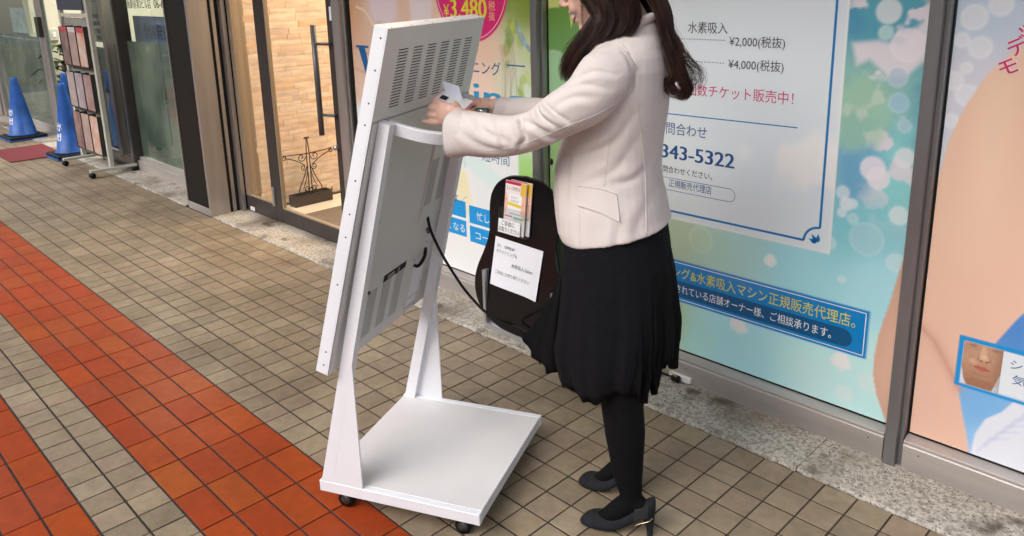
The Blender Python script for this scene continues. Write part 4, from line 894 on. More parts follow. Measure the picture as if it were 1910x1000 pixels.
# lower back panel: a sheet of its own, with three vent columns at the bottom, a raised power cover and a recessed channel
GREY2 = mat('grey_lower_back', (.66, .655, .635), .32, var=.04, vs=3, bump=.15, bs=400)  # slightly darker, glossier grey than the upper back panel
OL = .0015
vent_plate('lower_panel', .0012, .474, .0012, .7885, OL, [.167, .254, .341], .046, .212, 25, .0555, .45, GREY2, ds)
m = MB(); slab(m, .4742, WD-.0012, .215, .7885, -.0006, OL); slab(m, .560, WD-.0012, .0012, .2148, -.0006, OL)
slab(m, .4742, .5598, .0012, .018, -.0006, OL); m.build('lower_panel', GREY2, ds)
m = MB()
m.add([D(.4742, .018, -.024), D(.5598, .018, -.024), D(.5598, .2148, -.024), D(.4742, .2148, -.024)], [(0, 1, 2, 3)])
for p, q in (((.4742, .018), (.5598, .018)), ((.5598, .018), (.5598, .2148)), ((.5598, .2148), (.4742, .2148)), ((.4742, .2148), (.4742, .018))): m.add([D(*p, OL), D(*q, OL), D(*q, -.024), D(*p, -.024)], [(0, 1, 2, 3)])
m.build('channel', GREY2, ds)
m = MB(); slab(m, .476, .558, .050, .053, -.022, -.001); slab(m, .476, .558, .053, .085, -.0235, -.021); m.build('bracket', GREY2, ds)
# panel edges between the two sheets
m = MB(); slab(m, .0012, WD-.0012, .7886, .7898, -.004, -.002); m.build('seam_gap', BLACKIN, ds)
# raised power cover with its own vents
OP = .0085
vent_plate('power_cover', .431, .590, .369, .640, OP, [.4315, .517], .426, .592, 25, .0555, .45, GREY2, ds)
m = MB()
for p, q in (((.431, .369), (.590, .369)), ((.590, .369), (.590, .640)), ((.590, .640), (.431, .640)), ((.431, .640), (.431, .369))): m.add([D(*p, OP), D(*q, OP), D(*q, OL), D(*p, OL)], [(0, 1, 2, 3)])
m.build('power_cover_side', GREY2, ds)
m = MB(); slab(m, .252, .400, .2125, .236, OL+.0003, OL+.0012); m.build('port_strip', BLACKIN, ds)
m = MB(); slab(m, .275, .320, .217, .231, OL+.0013, OL+.004, c=.001); slab(m, .338, .348, .215, .233, OL+.0013, OL+.006, c=.001); m.build('port', mat('port_metal', (.35, .35, .33), .35, .8), ds)
m = MB(); m.tube(catmull([D(.472, .192, -.002), D(.487, .186, OL+.008), D(.512, .195, OL+.010), D(.532, .215, OL+.008), D(.541, .236, OL)]), .006, 8); m.build('cable_loop', BLACKR, ds)
for (b_, s_) in ((.160, .215), (.170, .735), (.520, .315), (.532, .300)):
    MB().tube([D(b_, s_, OL), D(b_, s_, OL+.007)], .006, 8).build('cable_clip', MATS['screw_dark'], ds)
for (b_, s_) in ((.462, .215), (.466, .190), (.535, .262), (.548, .255), (.566, .09), (.452, .045), (.458, .028), (.466, .010), (.545, .010), (.60, .12), (.60, .70)):
    MB().tube([D(b_, s_, OL-.001), D(b_, s_, OL+.0008)], .0025, 8).build('screw', MATS['screw_dark'], ds)
MB().tube([D(.140, .46, OL-.001), D(.140, .46, OL+.002)], .009, 10).build('indicator', mat('green_indicator', (.05, .25, .08), .3), ds)

# power cable
def sw_(a, b, z): return (SO[0]+a*math.cos(TH)-b*math.sin(TH), SO[1]+a*math.sin(TH)+b*math.cos(TH), z)
p = D(.487, .372, .008); P0 = sw_(*p[:2], p[2])
CAB = catmull([P0, (.369, .390, .799), (.367, .412, .748), (.358, .449, .683), (.363, .487, .613), (.347, .545, .534), (.300, .636, .442), (.170, .805, .305), (.040, 1.000, .165), (.010, 1.100, .105), (.10, 1.115, .085), (.20, 1.14, .04), (.30, 1.18, .018), (.38, 1.27, .018), (.60, 1.305, .017), (.72, 1.31, .022), (.765, 1.300, .032)], 8)
o = MB().tube(CAB, .0052, 10).build('power_cable', BLACKR); tag(o, 'black power cable hanging from the back of the display and running along the sill', 'cable')
pl = thing('wall_outlet', 'white outlet strip on the steel kick plate behind the woman with a black plug', 'outlet', (.78, 1.32, .03))
MB().box(.729, .830, 1.306, 1.3215, .018, .044, c=.003).build('outlet_body', MATS['white_plastic'], pl, True)
o = MB().box(.752, .792, 1.283, 1.3055, .017, .045, c=.006).build('plug', BLACKR); tag(o, 'black plug pushed into the white outlet strip behind the woman', 'plug')
o = MB().tube(catmull([(.60, 1.30, .075), (.68, 1.296, .078), (.735, 1.292, .062), (.765, 1.290, .047), (.778, 1.287, .040), (.77, 1.284, .022)]), .0017, 6).build('thin_wire', mat('yellow_wire', (.55, .42, .12), .5)); tag(o, 'thin yellow wire curling over the plug at the kick plate', 'wire')

# ================================================================== guitar-shaped notice board on its frame
bd = thing('notice_board', 'black figure-eight notice board on an aluminium frame in front of the glass', 'sign board', (0, 1.16, 0))
tilt = R(7); 
def BP(x, z, o=0):      # plane of the board, leaning back
    return (x, 1.150+(z)*math.sin(tilt)-o*math.cos(tilt), .035+z*math.cos(tilt)-o*math.sin(tilt))
prof = [(0, 0), (.10, .006), (.19, .035), (.255, .085), (.288, .150), (.292, .215), (.275, .280), (.245, .345), (.222, .405), (.212, .460), (.215, .515), (.220, .575), (.212, .635), (.175, .690), (.105, .728), (0, .742)]
pp = [Vector((a, b, 0)) for a, b in prof]; cm = [(v.x, v.y) for v in catmull(pp, 4)]
outl = cm+[(-x, z) for x, z in cm[-2:0:-1]]
m = MB(); n = len(outl)
m.add([BP(x*.985, z*.99+.004, .020) for x, z in outl], [tuple(range(n))]); m.add([BP(x*.985, z*.99+.004, 0) for x, z in outl], [tuple(range(n-1, -1, -1))])
rr = [[BP(x*.985, z*.99+.004, .0199) for x, z in outl], [BP(x, z, .015) for x, z in outl], [BP(x, z, .004) for x, z in outl], [BP(x*.985, z*.99+.004, .0001) for x, z in outl]]
m.ring_loft(rr, 0, False, True); m.build('board', mat('black_lacquer', (.006, .004, .0045), .16, var=.3, vs=3, stretch=(1, 1, .3), spec=.35), bd, True)
ALU = mat('aluminium', (.50, .51, .53), .38, .75, var=.1)
m = MB()
for a, c_ in (((-.215, 1.135), (-.197, 1.165)), ((.225, 1.135), (.243, 1.165))): m.box(a[0], c_[0], a[1], c_[1], .012, .30)
m.box(-.197, .225, 1.135, 1.150, .012, .034); m.box(-.197, .225, 1.152, 1.165, .012, .028); m.build('base_frame', ALU, bd, True)
m = MB(); m.tube([(.235, 1.16, .03), (.190, 1.30, .66)], .011, 4); m.tube([(-.21, 1.16, .03), (-.15, 1.30, .66)], .011, 4); m.tube([(-.15, 1.30, .65), (.190, 1.30, .65)], .011, 4); m.build('back_frame', ALU, bd, True)
# A4 sheet
PAP = mat('paper', (.80, .80, .86), .6)
m = MB(); N = 8; g = []
for i in range(N+1):
    for j in range(N+1):
        x = -.168+.305*i/N+.02*j/N-.012; z = .205+.235*j/N+(.012 if False else 0)-.006*i/N; curl = .0235+.0015*math.sin(i*.8)*((N-j)/N)**2+.006*(max(0, i-5)/3)**2*((N-j)/N)
        g.append(BP(x, z, curl))
m.add(g, [(i*(N+1)+j, (i+1)*(N+1)+j, (i+1)*(N+1)+j+1, i*(N+1)+j+1) for i in range(N) for j in range(N)], 0, True)
o = m.build('paper_sheet', PAP); tag(o, 'white printed sheet taped to the middle of the black notice board', 'paper')
bx = np.array((1, 0, 0)); bz = np.array((0, math.sin(tilt), math.cos(tilt))); b0_ = np.array(BP(0, 0, .0262))
GT = mat('print_grey', (.16, .16, .17), .5)
for s_, x, z, h_, wd in (('3/1　OPEN!!', -.145, .395, .022, .115), ('ホワイトニング&', -.148, .368, .021, .135), ('水素吸入 Salon', -.045, .318, .022, .135), ('ご自由にお持ち帰りください', -.150, .268, .020, .225)):
    t = text(s_, x, z, h_, GT, o, 0, wd, base=b0_, xaxis=bx, yaxis=bz, rot=-1)
# leaflet pocket
lf = thing('leaflet_holder', 'clear leaflet holder with pink headed flyers at the top of the black board', 'leaflet holder', BP(0, .55, .03))
ACR = glass_mat('clear_acrylic', (.93, .95, .96))
def bslab(mb, x0, x1, z0, z1, o0, o1, mi=0):
    t = MB(); t.box(x0, x1, z0, z1, o0, o1); mb.add([BP(v[0], v[1], v[2]) for v in t.v], t.f, mi); return mb
bslab(MB(), -.125, .062, .478, .640, .0215, .0225).build('holder_back', ACR, lf, True); bslab(MB(), -.125, .062, .478, .60, .052, .053).build('holder_front', ACR, lf, True)
m = MB(); bslab(m, -.126, -.1245, .478, .63, .0226, .0518); bslab(m, .0615, .063, .478, .63, .0226, .0518); bslab(m, -.1245, .0615, .477, .479, .0226, .0518); m.build('holder_side', ACR, lf, True)
def leaflet(dx, o, name, label):
    t = thing(name, label, 'leaflet', BP(dx, .49, o), 0, 'leaflets in the clear holder')
    A = Art(dx-.085, dx+.048, .482, .722, .0022)
    A.c[:] = lin((240, 232, 230)); A.poly([(dx-.085, .708), (dx+.02, .708), (dx+.02, .722), (dx-.085, .722)], (190, 40, 80), 1, .001)
    A.poly([(dx+.012, .655), (dx+.048, .655), (dx+.048, .722), (dx+.012, .722)], (225, 185, 90), 1, .001)
    A.disc(dx-.086, .62, .022, (235, 185, 165), .9, .005, rz=.05); A.disc(dx+.040, .610, .024, (232, 180, 160), .9, .005, rz=.055); A.disc(dx+.035, .622, .003, (80, 60, 60), .8, .002); A.disc(dx-.078, .635, .003, (80, 60, 60), .8, .002)
    A.poly([(dx-.06, .595), (dx+.022, .595), (dx+.022, .665), (dx-.06, .665)], (248, 248, 252), .95, .003); A.poly([(dx-.064, .612), (dx+.022, .606), (dx+.022, .620), (dx-.064, .628)], (228, 200, 40), .95, .002)
    A.poly([(dx-.05, .573), (dx+.02, .573), (dx+.02, .577), (dx-.05, .577)], (90, 160, 175), .9, .001)
    A.poly([(dx-.08, .558), (dx-.03, .558), (dx-.03, .565), (dx-.08, .565)], (225, 80, 130), .9, .001); A.poly([(dx-.025, .552), (dx+.04, .552), (dx+.04, .562), (dx-.025, .562)], (110, 185, 175), .9, .001)
    A.poly([(dx+.01, .536), (dx+.03, .536), (dx+.03, .544), (dx+.01, .544)], (228, 200, 40), .9, .001)
    ob = A.build('sheet', 0, None, INK, .95); ob.parent = t; Mi = frame(t).inverted()
    me = ob.data; co_ = np.empty(len(me.vertices)*3); me.vertices.foreach_get('co', co_); co_ = co_.reshape(-1, 3)
    out = np.array([Mi @ Vector(BP(c[0], c[2], o)) for c in co_]); me.vertices.foreach_set('co', out.ravel()); me.update()
    b0 = np.array(BP(0, 0, o+.0006))
    text('2.1 OPEN', dx-.078, .682, .022, mat('print_brown', (.20, .05, .06), .5), t, 0, .085, base=b0, xaxis=bx, yaxis=bz)
    text('あなたの', dx-.045, .646, .012, GT, t, 0, .04, base=b0, xaxis=bx, yaxis=bz); text('お悩みは', dx-.045, .630, .012, GT, t, 0, .05, base=b0, xaxis=bx, yaxis=bz)
    text('7,000', dx-.022, .534, .016, PRED, t, 0, .03, base=b0, xaxis=bx, yaxis=bz)
    bslab(MB(), dx-.085, dx+.048, .482, .722, o-.0035, o-.0006).build('sheet_stack', PAP, t, True)
leaflet(.010, .030, 'leaflet', 'rear flyer in the holder, only its right strip with a gold corner showing'); leaflet(-.010, .045, 'leaflet', 'front flyer in the holder with crimson header reading OPEN')
cd = bslab(MB(), -.118, .022, .482, .545, .0535, .0542).build('holder_card', mat('white_card', (.80, .80, .80), .5), None); tag(cd, 'white card with Japanese words stuck on the front of the leaflet holder', 'card')
b0 = np.array(BP(0, 0, .0546)); text('ご自由に', -.098, .519, .025, PBLACK, cd, 0, .085, base=b0, xaxis=bx, yaxis=bz, bold=.01); text('お取りください', -.114, .490, .025, PBLACK, cd, 0, .132, base=b0, xaxis=bx, yaxis=bz, bold=.01)

# ================================================================== THE WOMAN  (local x = the way she faces, y = her left, z = up)
wmn = thing('person', 'long haired woman in cream jacket and black skirt bending over the stand with a phone', 'person', (1.06068, .50614, 0), TH+math.pi)
SKIN = mat('skin', (.70, .43, .33), .45, var=.06, vs=14, bump=.08, bs=260); SKIN.node_tree.nodes['Principled BSDF'].inputs['Subsurface Weight'].default_value = .12; SKIN.node_tree.nodes['Principled BSDF'].inputs['Subsurface Radius'].default_value = (.01, .004, .002)
def sring(cx, cy, z, rx0, rx1, ry, n=28, e=2.2, tx=0, ty=0):
    """horizontal ring: rx0 = reach backwards, rx1 = reach forwards, ry = half width"""
    out = []
    for k in range(n):
        a = 2*math.pi*k/n; c, s = math.cos(a), math.sin(a); c = math.copysign(abs(c)**(2/e), c); s = math.copysign(abs(s)**(2/e), s)
        x = cx+(rx1 if c > 0 else rx0)*c; y = cy+ry*s; out.append((x, y, z+tx*(x-cx)+ty*(y-cy)))
    return out
def limb(mb, pts, rs, n=14, sub=5):
    """tapered limb through points with a radius per point"""
    P = catmull(pts, sub); t = np.linspace(0, len(pts)-1, len(P)); rr = np.interp(t, range(len(pts)), rs)
    mb.tube(P, [float(r) for r in rr], n)
    for p, r in ((P[0], rr[0]), (P[-1], rr[-1])): ball(mb, p, (r, r, r), 12, 8)
def ball(mb, c, r, nu=16, nv=10, M=None):
    rings = []
    for j in range(nv+1):
        ph = math.pi*(.02+.96*j/nv); rings.append([Vector((r[0]*math.sin(ph)*math.cos(2*math.pi*i/nu), r[1]*math.sin(ph)*math.sin(2*math.pi*i/nu), r[2]*math.cos(ph))) for i in range(nu)])
    C_ = Vector(c); mb.ring_loft([[tuple(C_+(M @ p if M else p)) for p in rg] for rg in rings])
HC = Vector((.055, 0, 1.609)); hp = R(22); HM = Matrix(((math.cos(hp), 0, math.sin(hp)), (0, 1, 0), (-math.sin(hp), 0, math.cos(hp))))
def HP(x, y, z): return HC+HM @ Vector((x, y, z))
body = MB()
hr = [(.122, .02, .045, .03), (.112, .052, .075, .05), (.085, .083, .100, .067), (.045, .093, .108, .075), (.015, .091, .107, .075), (-.005, .084, .100, .073), (-.03, .087, .088, .070), (-.05, .087, .07, .066), (-.07, .083, .05, .059), (-.09, .079, .028, .050), (-.105, .080, .0, .037), (-.116, .072, -.015, .024)]
body.ring_loft([[tuple(HP(*p)) for p in [(q[0], q[1], q[2]) for q in sring(0, 0, z, b_, f_, w_, 32, 2.15)]] for z, f_, b_, w_ in hr])
ball(body, HP(.070, 0, -.102), (.017, .020, .016)); ball(body, HP(.064, .028, -.045), (.022, .022, .022)); ball(body, HP(.064, -.028, -.045), (.022, .022, .022))
body.tube([HP(.083, 0, .018), HP(.094, 0, .0), HP(.103, 0, -.018), HP(.102, 0, -.028)], [.008, .010, .0115, .0105], 10); ball(body, HP(.104, 0, -.024), (.0105, .010, .009))
for s_ in (-1, 1): ball(body, HP(.096, .010*s_, -.030), (.0095, .0075, .007)); ball(body, HP(-.01, .077*s_, -.015), (.014, .008, .028)); ball(body, HP(.078, .03*s_, .022), (.012, .022, .008))
ball(body, HP(.086, 0, -.052), (.011, .024, .007)); ball(body, HP(.080, 0, -.080), (.010, .020, .008))
limb(body, [HP(-.02, 0, -.06), (-.035, 0, 1.505), (-.06, 0, 1.44)], [.056, .053, .060], 18)
tor = [(1.44, .07, .06, .13), (1.38, .10, .085, .155), (1.25, .10, .10, .145), (1.12, .10, .10, .13), (1.0, .11, .12, .15), (.9, .12, .12, .16), (.8, .11, .11, .155)]
body.ring_loft([sring(-.03, 0, z, b_, f_, w_, 28, 2.3) for z, b_, f_, w_ in tor])
limb(body, [(-.03, .14, 1.40), (.09, .20, 1.265), (.22, .19, 1.235), (.385, .155, 1.252)], [.042, .036, .032, .024])
limb(body, [(-.03, -.14, 1.40), (.10, -.20, 1.26), (.24, -.17, 1.235), (.395, -.125, 1.243)], [.042, .036, .032, .024])
# near hand (left) round the phone
nh = [((.385, .155, 1.254), .024), ((.420, .156, 1.262), .027), ((.448, .153, 1.266), .026)]
def palm(mb, secs):
    for c, (rx, ry, rz_) in secs: ball(mb, c, (rx, ry, rz_), 14, 8)
palm(body, [((.398, .155, 1.256), (.026, .020, .026)), ((.420, .156, 1.261), (.028, .019, .032)), ((.442, .154, 1.262), (.024, .017, .034))])
def finger(mb, pts, r0, r1): limb(mb, pts, list(np.linspace(r0, r1, len(pts))), 10, 4)
finger(body, [(.448, .150, 1.286), (.472, .140, 1.292), (.484, .112, 1.290), (.475, .092, 1.286)], .0098, .0075)
finger(body, [(.452, .155, 1.272), (.482, .148, 1.276), (.494, .122, 1.274), (.484, .100, 1.272)], .0100, .0078)
finger(body, [(.450, .157, 1.254), (.482, .155, 1.257), (.496, .132, 1.254), (.488, .110, 1.256)], .0096, .0074)
finger(body, [(.444, .156, 1.240), (.470, .160, 1.236), (.490, .160, 1.238), (.503, .158, 1.239)], .0088, .0068)
finger(body, [(.405, .138, 1.268), (.418, .120, 1.278), (.430, .104, 1.284)], .0115, .0090)
# far hand (right) closed round the keys
palm(body, [((.408, -.125, 1.243), (.024, .020, .021)), ((.430, -.124, 1.246), (.026, .021, .022)), ((.448, -.122, 1.246), (.022, .024, .021))])
for k, (dy, zt) in enumerate(((-.022, 1.250), (-.008, 1.256), (.007, 1.258), (.020, 1.254))):
    y = -.124+dy; finger(body, [(.448, y, zt), (.474, y, zt-.003), (.480, y, zt-.024), (.462, y, zt-.034), (.446, y, zt-.028)], .0098, .0080)
finger(body, [(.420, -.104, 1.240), (.440, -.092, 1.236), (.460, -.090, 1.228), (.470, -.092, 1.222)], .0115, .0088)
# legs and feet
def leg(mb, pts, rs, scale=1): limb(mb, pts, [r*scale for r in rs], 20, 5)
NL = [(-.03, .075, .86), (-.035, .080, .62), (-.050, .085, .44), (-.062, .088, .33), (-.072, .088, .20), (-.085, .088, .115)]; NR = [.085, .070, .062, .059, .044, .030]
FL = [(-.02, -.075, .86), (-.01, -.080, .62), (-.02, -.085, .44), (-.028, -.088, .33), (-.022, -.087, .20), (-.018, -.086, .115)]; FR = [.085, .070, .060, .056, .041, .030]
def foot(mb, fx, ly, s=1):
    limb(mb, [(-.080+fx, ly, .108), (-.052+fx, ly, .078), (-.022+fx, ly, .050), (.012+fx, ly, .029)], [.031*s, .031*s, .027*s, .017*s], 18, 6)
    limb(mb, [(-.085+fx, ly, .110), (-.108+fx, ly, .100), (-.122+fx, ly, .096)], [.030*s, .028*s, .022*s], 16, 4)
leg(body, NL, NR, .93); leg(body, FL, FR, .93); foot(body, 0, .088, .93); foot(body, .058, -.088, .93)
bo = mesh_obj('body', remeshed(body, .0030, 5), SKIN, wmn)
# tights
tg = MB(); leg(tg, NL, NR); leg(tg, FL, FR); foot(tg, 0, .088); foot(tg, .058, -.088)
TI = mat('black_tights', (.0035, .0035, .004), .8, bump=.3, bs=900, spec=.15)
mesh_obj('tights', remeshed(tg, .005, 4), TI, wmn)
# mouth
LIP = mat('lips', (.52, .19, .16), .35); TE = mat('teeth', (.82, .80, .76), .25)
m = MB()
def arcp(z0, zc, x0, n=9, wd=.029): return [HP(x0-.031*(abs(k/(n-1)*2-1))**1.8, wd*(k/(n-1)*2-1), z0+(zc-z0)*abs(k/(n-1)*2-1)**1.5) for k in range(n)]
m.tube(arcp(-.0540, -.0550, .0975), [.0008, .0020, .0026, .0030, .0026, .0030, .0026, .0020, .0008], 8); m.tube(arcp(-.0785, -.0565, .0935), [.0008, .0022, .0032, .0038, .0040, .0038, .0032, .0022, .0008], 8)
m.build('lips', LIP, wmn)
m = MB(); up_, lo_ = arcp(-.0555, -.0555, .0965), arcp(-.0745, -.0570, .0935)
for k in range(8): m.quad(up_[k], up_[k+1], lo_[k+1], lo_[k])
m.build('teeth', TE, wmn)
EW = mat('eye_white', (.75, .73, .70), .2); EI = mat('iris', (.03, .015, .01), .15); BROW = mat('brow', (.03, .018, .012), .8)
for s_ in (-1, 1):
    m = MB(); ball(m, HP(.074, .031*s_, .004), (.0115, .0115, .0115)); e_ = m.build('eye', EW, wmn); m = MB(); ball(m, HP(.0815, .031*s_, .002), (.0055, .0055, .0055)); m.build('iris', EI, e_)
    MB().tube([HP(.088, .012*s_, .027), HP(.088, .03*s_, .032), HP(.078, .050*s_, .028)], [.002, .0028, .001], 6).build('eyebrow', BROW, wmn)

# ---- jacket
JK = mat('cream_jacket', (.655, .585, .56), .75, var=.02, vs=30, bump=.12, bs=1400)
jb = MB()
jr = [(.920, .164, .122, .178), (.930, .162, .139, .177), (.95, .156, .151, .174), (1.0, .148, .161, .168), (1.05, .137, .167, .158), (1.10, .132, .164, .150), (1.15, .133, .153, .149), (1.20, .138, .137, .155), (1.26, .147, .117, .166), (1.32, .152, .101, .178), (1.38, .152, .085, .182), (1.415, .146, .068, .172), (1.445, .136, .042, .140), (1.47, .127, .015, .100), (1.495, .124, -.015, .072), (1.515, .122, -.040, .060)]
jb.ring_loft([[(p[0], p[1], p[2]) for p in sring(0, 0, z, b_, f_, w_, 40, 2.35, tx=-.22*max(0, 1-(z-.920)/.20))] for z, b_, f_, w_ in jr if f_ > 0]+[[(p[0]-.062+.0, p[1], p[2]+.0) for p in sring(0, 0, z, b_-.062, f_+.062, w_, 40, 2.2, tx=-.25)] for z, b_, f_, w_ in jr if f_ <= 0])
def sleeve(mb, rows, n=26):
    C_ = [Vector(r[0]) for r in rows]; rings = []
    for i, (c, ru, rl) in enumerate(rows):
        c = Vector(c); t = (C_[min(i+1, len(C_)-1)]-C_[max(i-1, 0)]).normalized(); side = Vector((0, 1, 0)); side = (side-t*side.dot(t)).normalized(); up = t.cross(side); up = -up if up.z < 0 else up
        rings.append([tuple(c+up*(ru*math.sin(2*math.pi*k/n))+side*(rl*math.cos(2*math.pi*k/n))) for k in range(n)])
    mb.ring_loft(rings)
def dens(rows, k=4):
    P = catmull([r[0] for r in rows], k); t = np.linspace(0, len(rows)-1, len(P)); return [(tuple(p), float(np.interp(a, range(len(rows)), [r[1] for r in rows])), float(np.interp(a, range(len(rows)), [r[2] for r in rows]))) for p, a in zip(P, t)]
NSL = [((-.045, .125, 1.405), .060, .055), ((-.015, .165, 1.375), .074, .060), ((.025, .187, 1.320), .068, .056), ((.085, .198, 1.283), .061, .055), ((.155, .200, 1.240), .051, .052), ((.235, .195, 1.217), .054, .052), ((.32, .182, 1.213), .061, .052), ((.380, .170, 1.212), .063, .052), ((.408, .164, 1.209), .062, .052)]
FSL = [((-.045, -.125, 1.405), .060, .055), ((-.01, -.165, 1.37), .070, .060), ((.03, -.19, 1.305), .062, .056), ((.10, -.20, 1.24), .052, .052), ((.20, -.185, 1.218), .044, .048), ((.30, -.155, 1.222), .045, .046), ((.375, -.130, 1.222), .046, .046), ((.400, -.125, 1.222), .045, .045)]
sleeve(jb, dens(NSL)); sleeve(jb, dens(FSL))
jme = remeshed(jb, .0034, 9)
# folds pressed into the cloth: polylines in (forward, height), side, depth, width
CR = [([(.132, 1.315), (.100, 1.296), (.062, 1.272)], 1, .010, .010), ([(.200, 1.284), (.182, 1.255), (.172, 1.222), (.19, 1.20)], 1, .009, .009), ([(.150, 1.305), (.128, 1.28), (.098, 1.262)], 1, .009, .009),
      ([(.225, 1.27), (.160, 1.262), (.10, 1.235)], 1, .005, .010), ([(.330, 1.270), (.285, 1.232), (.215, 1.212)], 1, .0045, .013), ([(.055, 1.368), (.000, 1.392), (-.055, 1.385)], 1, .0045, .009), ([(.070, 1.345), (.02, 1.362), (-.04, 1.35)], 1, .003, .010),
      ([(.38, 1.235), (.30, 1.195), (.22, 1.185)], 1, .003, .014), ([(.10, 1.30), (.05, 1.33), (.0, 1.33)], 1, .004, .012), ([(.135, 1.245), (.10, 1.222), (.06, 1.232)], 1, .005, .009), ([(.26, 1.262), (.24, 1.22), (.235, 1.18)], 1, .004, .010),
      ([(-.09, 1.28), (-.03, 1.20), (.07, 1.16)], 1, .0035, .014), ([(-.10, 1.22), (-.04, 1.13), (.02, 1.10)], 1, .003, .016), ([(-.12, 1.14), (-.08, 1.10), (-.02, 1.09)], 1, .0035, .014), ([(-.13, 1.05), (-.10, .98), (-.11, .90)], 1, .003, .018),
      ([(-.06, 1.0), (-.05, .93), (-.07, .87)], 1, .003, .016), ([(-.09, 1.44), (-.02, 1.445), (.03, 1.43)], 1, .003, .012), ([(.09, 1.20), (.10, 1.10), (.10, 1.0)], 1, .003, .016),
      ([(.15, 1.27), (.11, 1.25)], -1, .008, .010), ([(.22, 1.26), (.19, 1.22)], -1, .008, .010), ([(.30, 1.262), (.27, 1.23)], -1, .006, .010), ([(-.050, 1.452), (-.072, 1.428), (-.086, 1.395), (-.089, 1.345), (-.07, 1.315)], 1, .0025, .006)]
co_ = np.empty(len(jme.vertices)*3); jme.vertices.foreach_get('co', co_); co_ = co_.reshape(-1, 3); no_ = np.empty(len(jme.vertices)*3); jme.vertices.foreach_get('normal', no_); no_ = no_.reshape(-1, 3)
dsp = np.zeros(len(co_))
for pl_, sd_, dep, wid in CR:
    P = np.array([(v.x, v.y) for v in catmull([(a, b, 0) for a, b in pl_], 5)]); d = np.full(len(co_), 9.); sgn = np.zeros(len(co_)); tt = np.zeros(len(co_))
    for i in range(len(P)-1):
        a, b = P[i], P[i+1]; ab = b-a; L = ab@ab; t = np.clip(((co_[:, [0, 2]]-a)@ab)/L, 0, 1); dv = co_[:, [0, 2]]-a-t[:, None]*ab; dd = np.hypot(dv[:, 0], dv[:, 1]); s2 = np.sign(ab[0]*dv[:, 1]-ab[1]*dv[:, 0])
        u = dd < d; d[u] = dd[u]; sgn[u] = s2[u]; tt[u] = (i+t[u])/(len(P)-1)
    face = np.clip(no_[:, 1]*sd_*1.6, 0, 1)*(co_[:, 1]*sd_ > .03); env = np.sin(np.pi*np.clip(tt*.9+.05, 0, 1))**.6
    dsp += face*env*(-dep*1.05*np.exp(-(d/(.72*wid))**2)+.65*dep*np.exp(-((d*sgn-1.5*wid)/(1.0*wid))**2))
# slow undulation of the cloth
und = np.array([noise.noise(Vector((c[0]*9, c[1]*9, c[2]*5)))*.0028+noise.noise(Vector((c[0]*22+7, c[1]*22, c[2]*12)))*.0011 for c in co_])
co_ += no_*(dsp+und)[:, None]; jme.vertices.foreach_set('co', co_.ravel()); jme.update()
jk = mesh_obj('jacket', jme, JK, wmn)
bvh = BVHTree.FromPolygons([Vector(c) for c in co_], [tuple(p.vertices) for p in jme.polygons])
def onjk(x, z, off=0.0006, y=.5):
    h = bvh.ray_cast(Vector((x, y, z)), Vector((0, -1 if y > 0 else 1, 0)))
    return (h[0]+h[1]*off) if h[0] else None
SEAM = mat('jacket_seam', (.42, .36, .33), .8)
def seam(pts, r=.0011, up=.0004, m_=None, nm='seam'):
    P = [(v.x, v.y) for v in catmull([(a, b, 0) for a, b in pts], 8)]; Q = [onjk(a, b, up) for a, b in P]; Q = [q for q in Q if q]
    if len(Q) > 3: MB().tube(Q, r, 5).build(nm, m_ or SEAM, wmn)
seam([(-.050, 1.452), (-.072, 1.428), (-.086, 1.395), (-.089, 1.345)], .0009, .0002); seam([(-.088, 1.345), (-.098, 1.26), (-.108, 1.12), (-.118, .99), (-.125, .885)], .0016, .0002, JK); seam([(-.089, 1.35), (-.060, 1.318), (-.007, 1.286), (.062, 1.258), (.119, 1.232), (.207, 1.196), (.29, 1.180)], .0012, -.0002, JK)
seam([(-.03, 1.24), (-.02, 1.16), (-.012, 1.085)], .0011, -.0001, JK); seam([(.055, 1.02), (.052, .96), (.05, .91)], .0011, -.0001, JK)
# pocket flap
fl_ = [[(.060, 1.080), (.0, 1.078), (-.046, 1.066)], [(.060, 1.050), (.0, 1.046), (-.052, 1.034)], [(.058, 1.030), (.0, 1.018), (-.058, .996)]]
m = MB(); nodes = [onjk(a, b, 0) for a, b in ((.060, 1.080), (-.046, 1.066), (.058, 1.030), (-.058, .996))]
if all(nodes):
    yA, yB, yC, yD = [q.y for q in nodes]; G = []
    rowsF = [catmull([(a, b, 0) for a, b in fl_[r_]], 5) for r_ in range(3)]
    for r_ in range(3):
        n_ = len(rowsF[r_]); G.append([Vector((v.x, (yA*(1-j/(n_-1))+yB*j/(n_-1))*(1-r_/2)+(yC*(1-j/(n_-1))+yD*j/(n_-1))*r_/2+.0035+.0038*math.sin(math.pi*j/(n_-1))+.0018*r_, v.y)) for j, v in enumerate(rowsF[r_])])
    for i in range(2):
        for j in range(len(G[0])-1): m.add([G[i][j], G[i][j+1], G[i+1][j+1], G[i+1][j]], [(0, 1, 2, 3)], 0, True)
    Bk = [[q+Vector((0, -.012, 0)) for q in r_] for r_ in G]
    for j in range(len(G[0])-1): m.quad(G[2][j], G[2][j+1], Bk[2][j+1], Bk[2][j]); m.quad(G[0][j], G[0][j+1], Bk[0][j+1], Bk[0][j])
    for i in range(2): m.quad(G[i][0], G[i+1][0], Bk[i+1][0], Bk[i][0]); m.quad(G[i][-1], G[i+1][-1], Bk[i+1][-1], Bk[i][-1])
    m.build('pocket_flap', JK, wmn)
    MB().tube([q+Vector((0, .0008, .001)) for q in G[0]], .0011, 5).build('seam', JK, wmn)
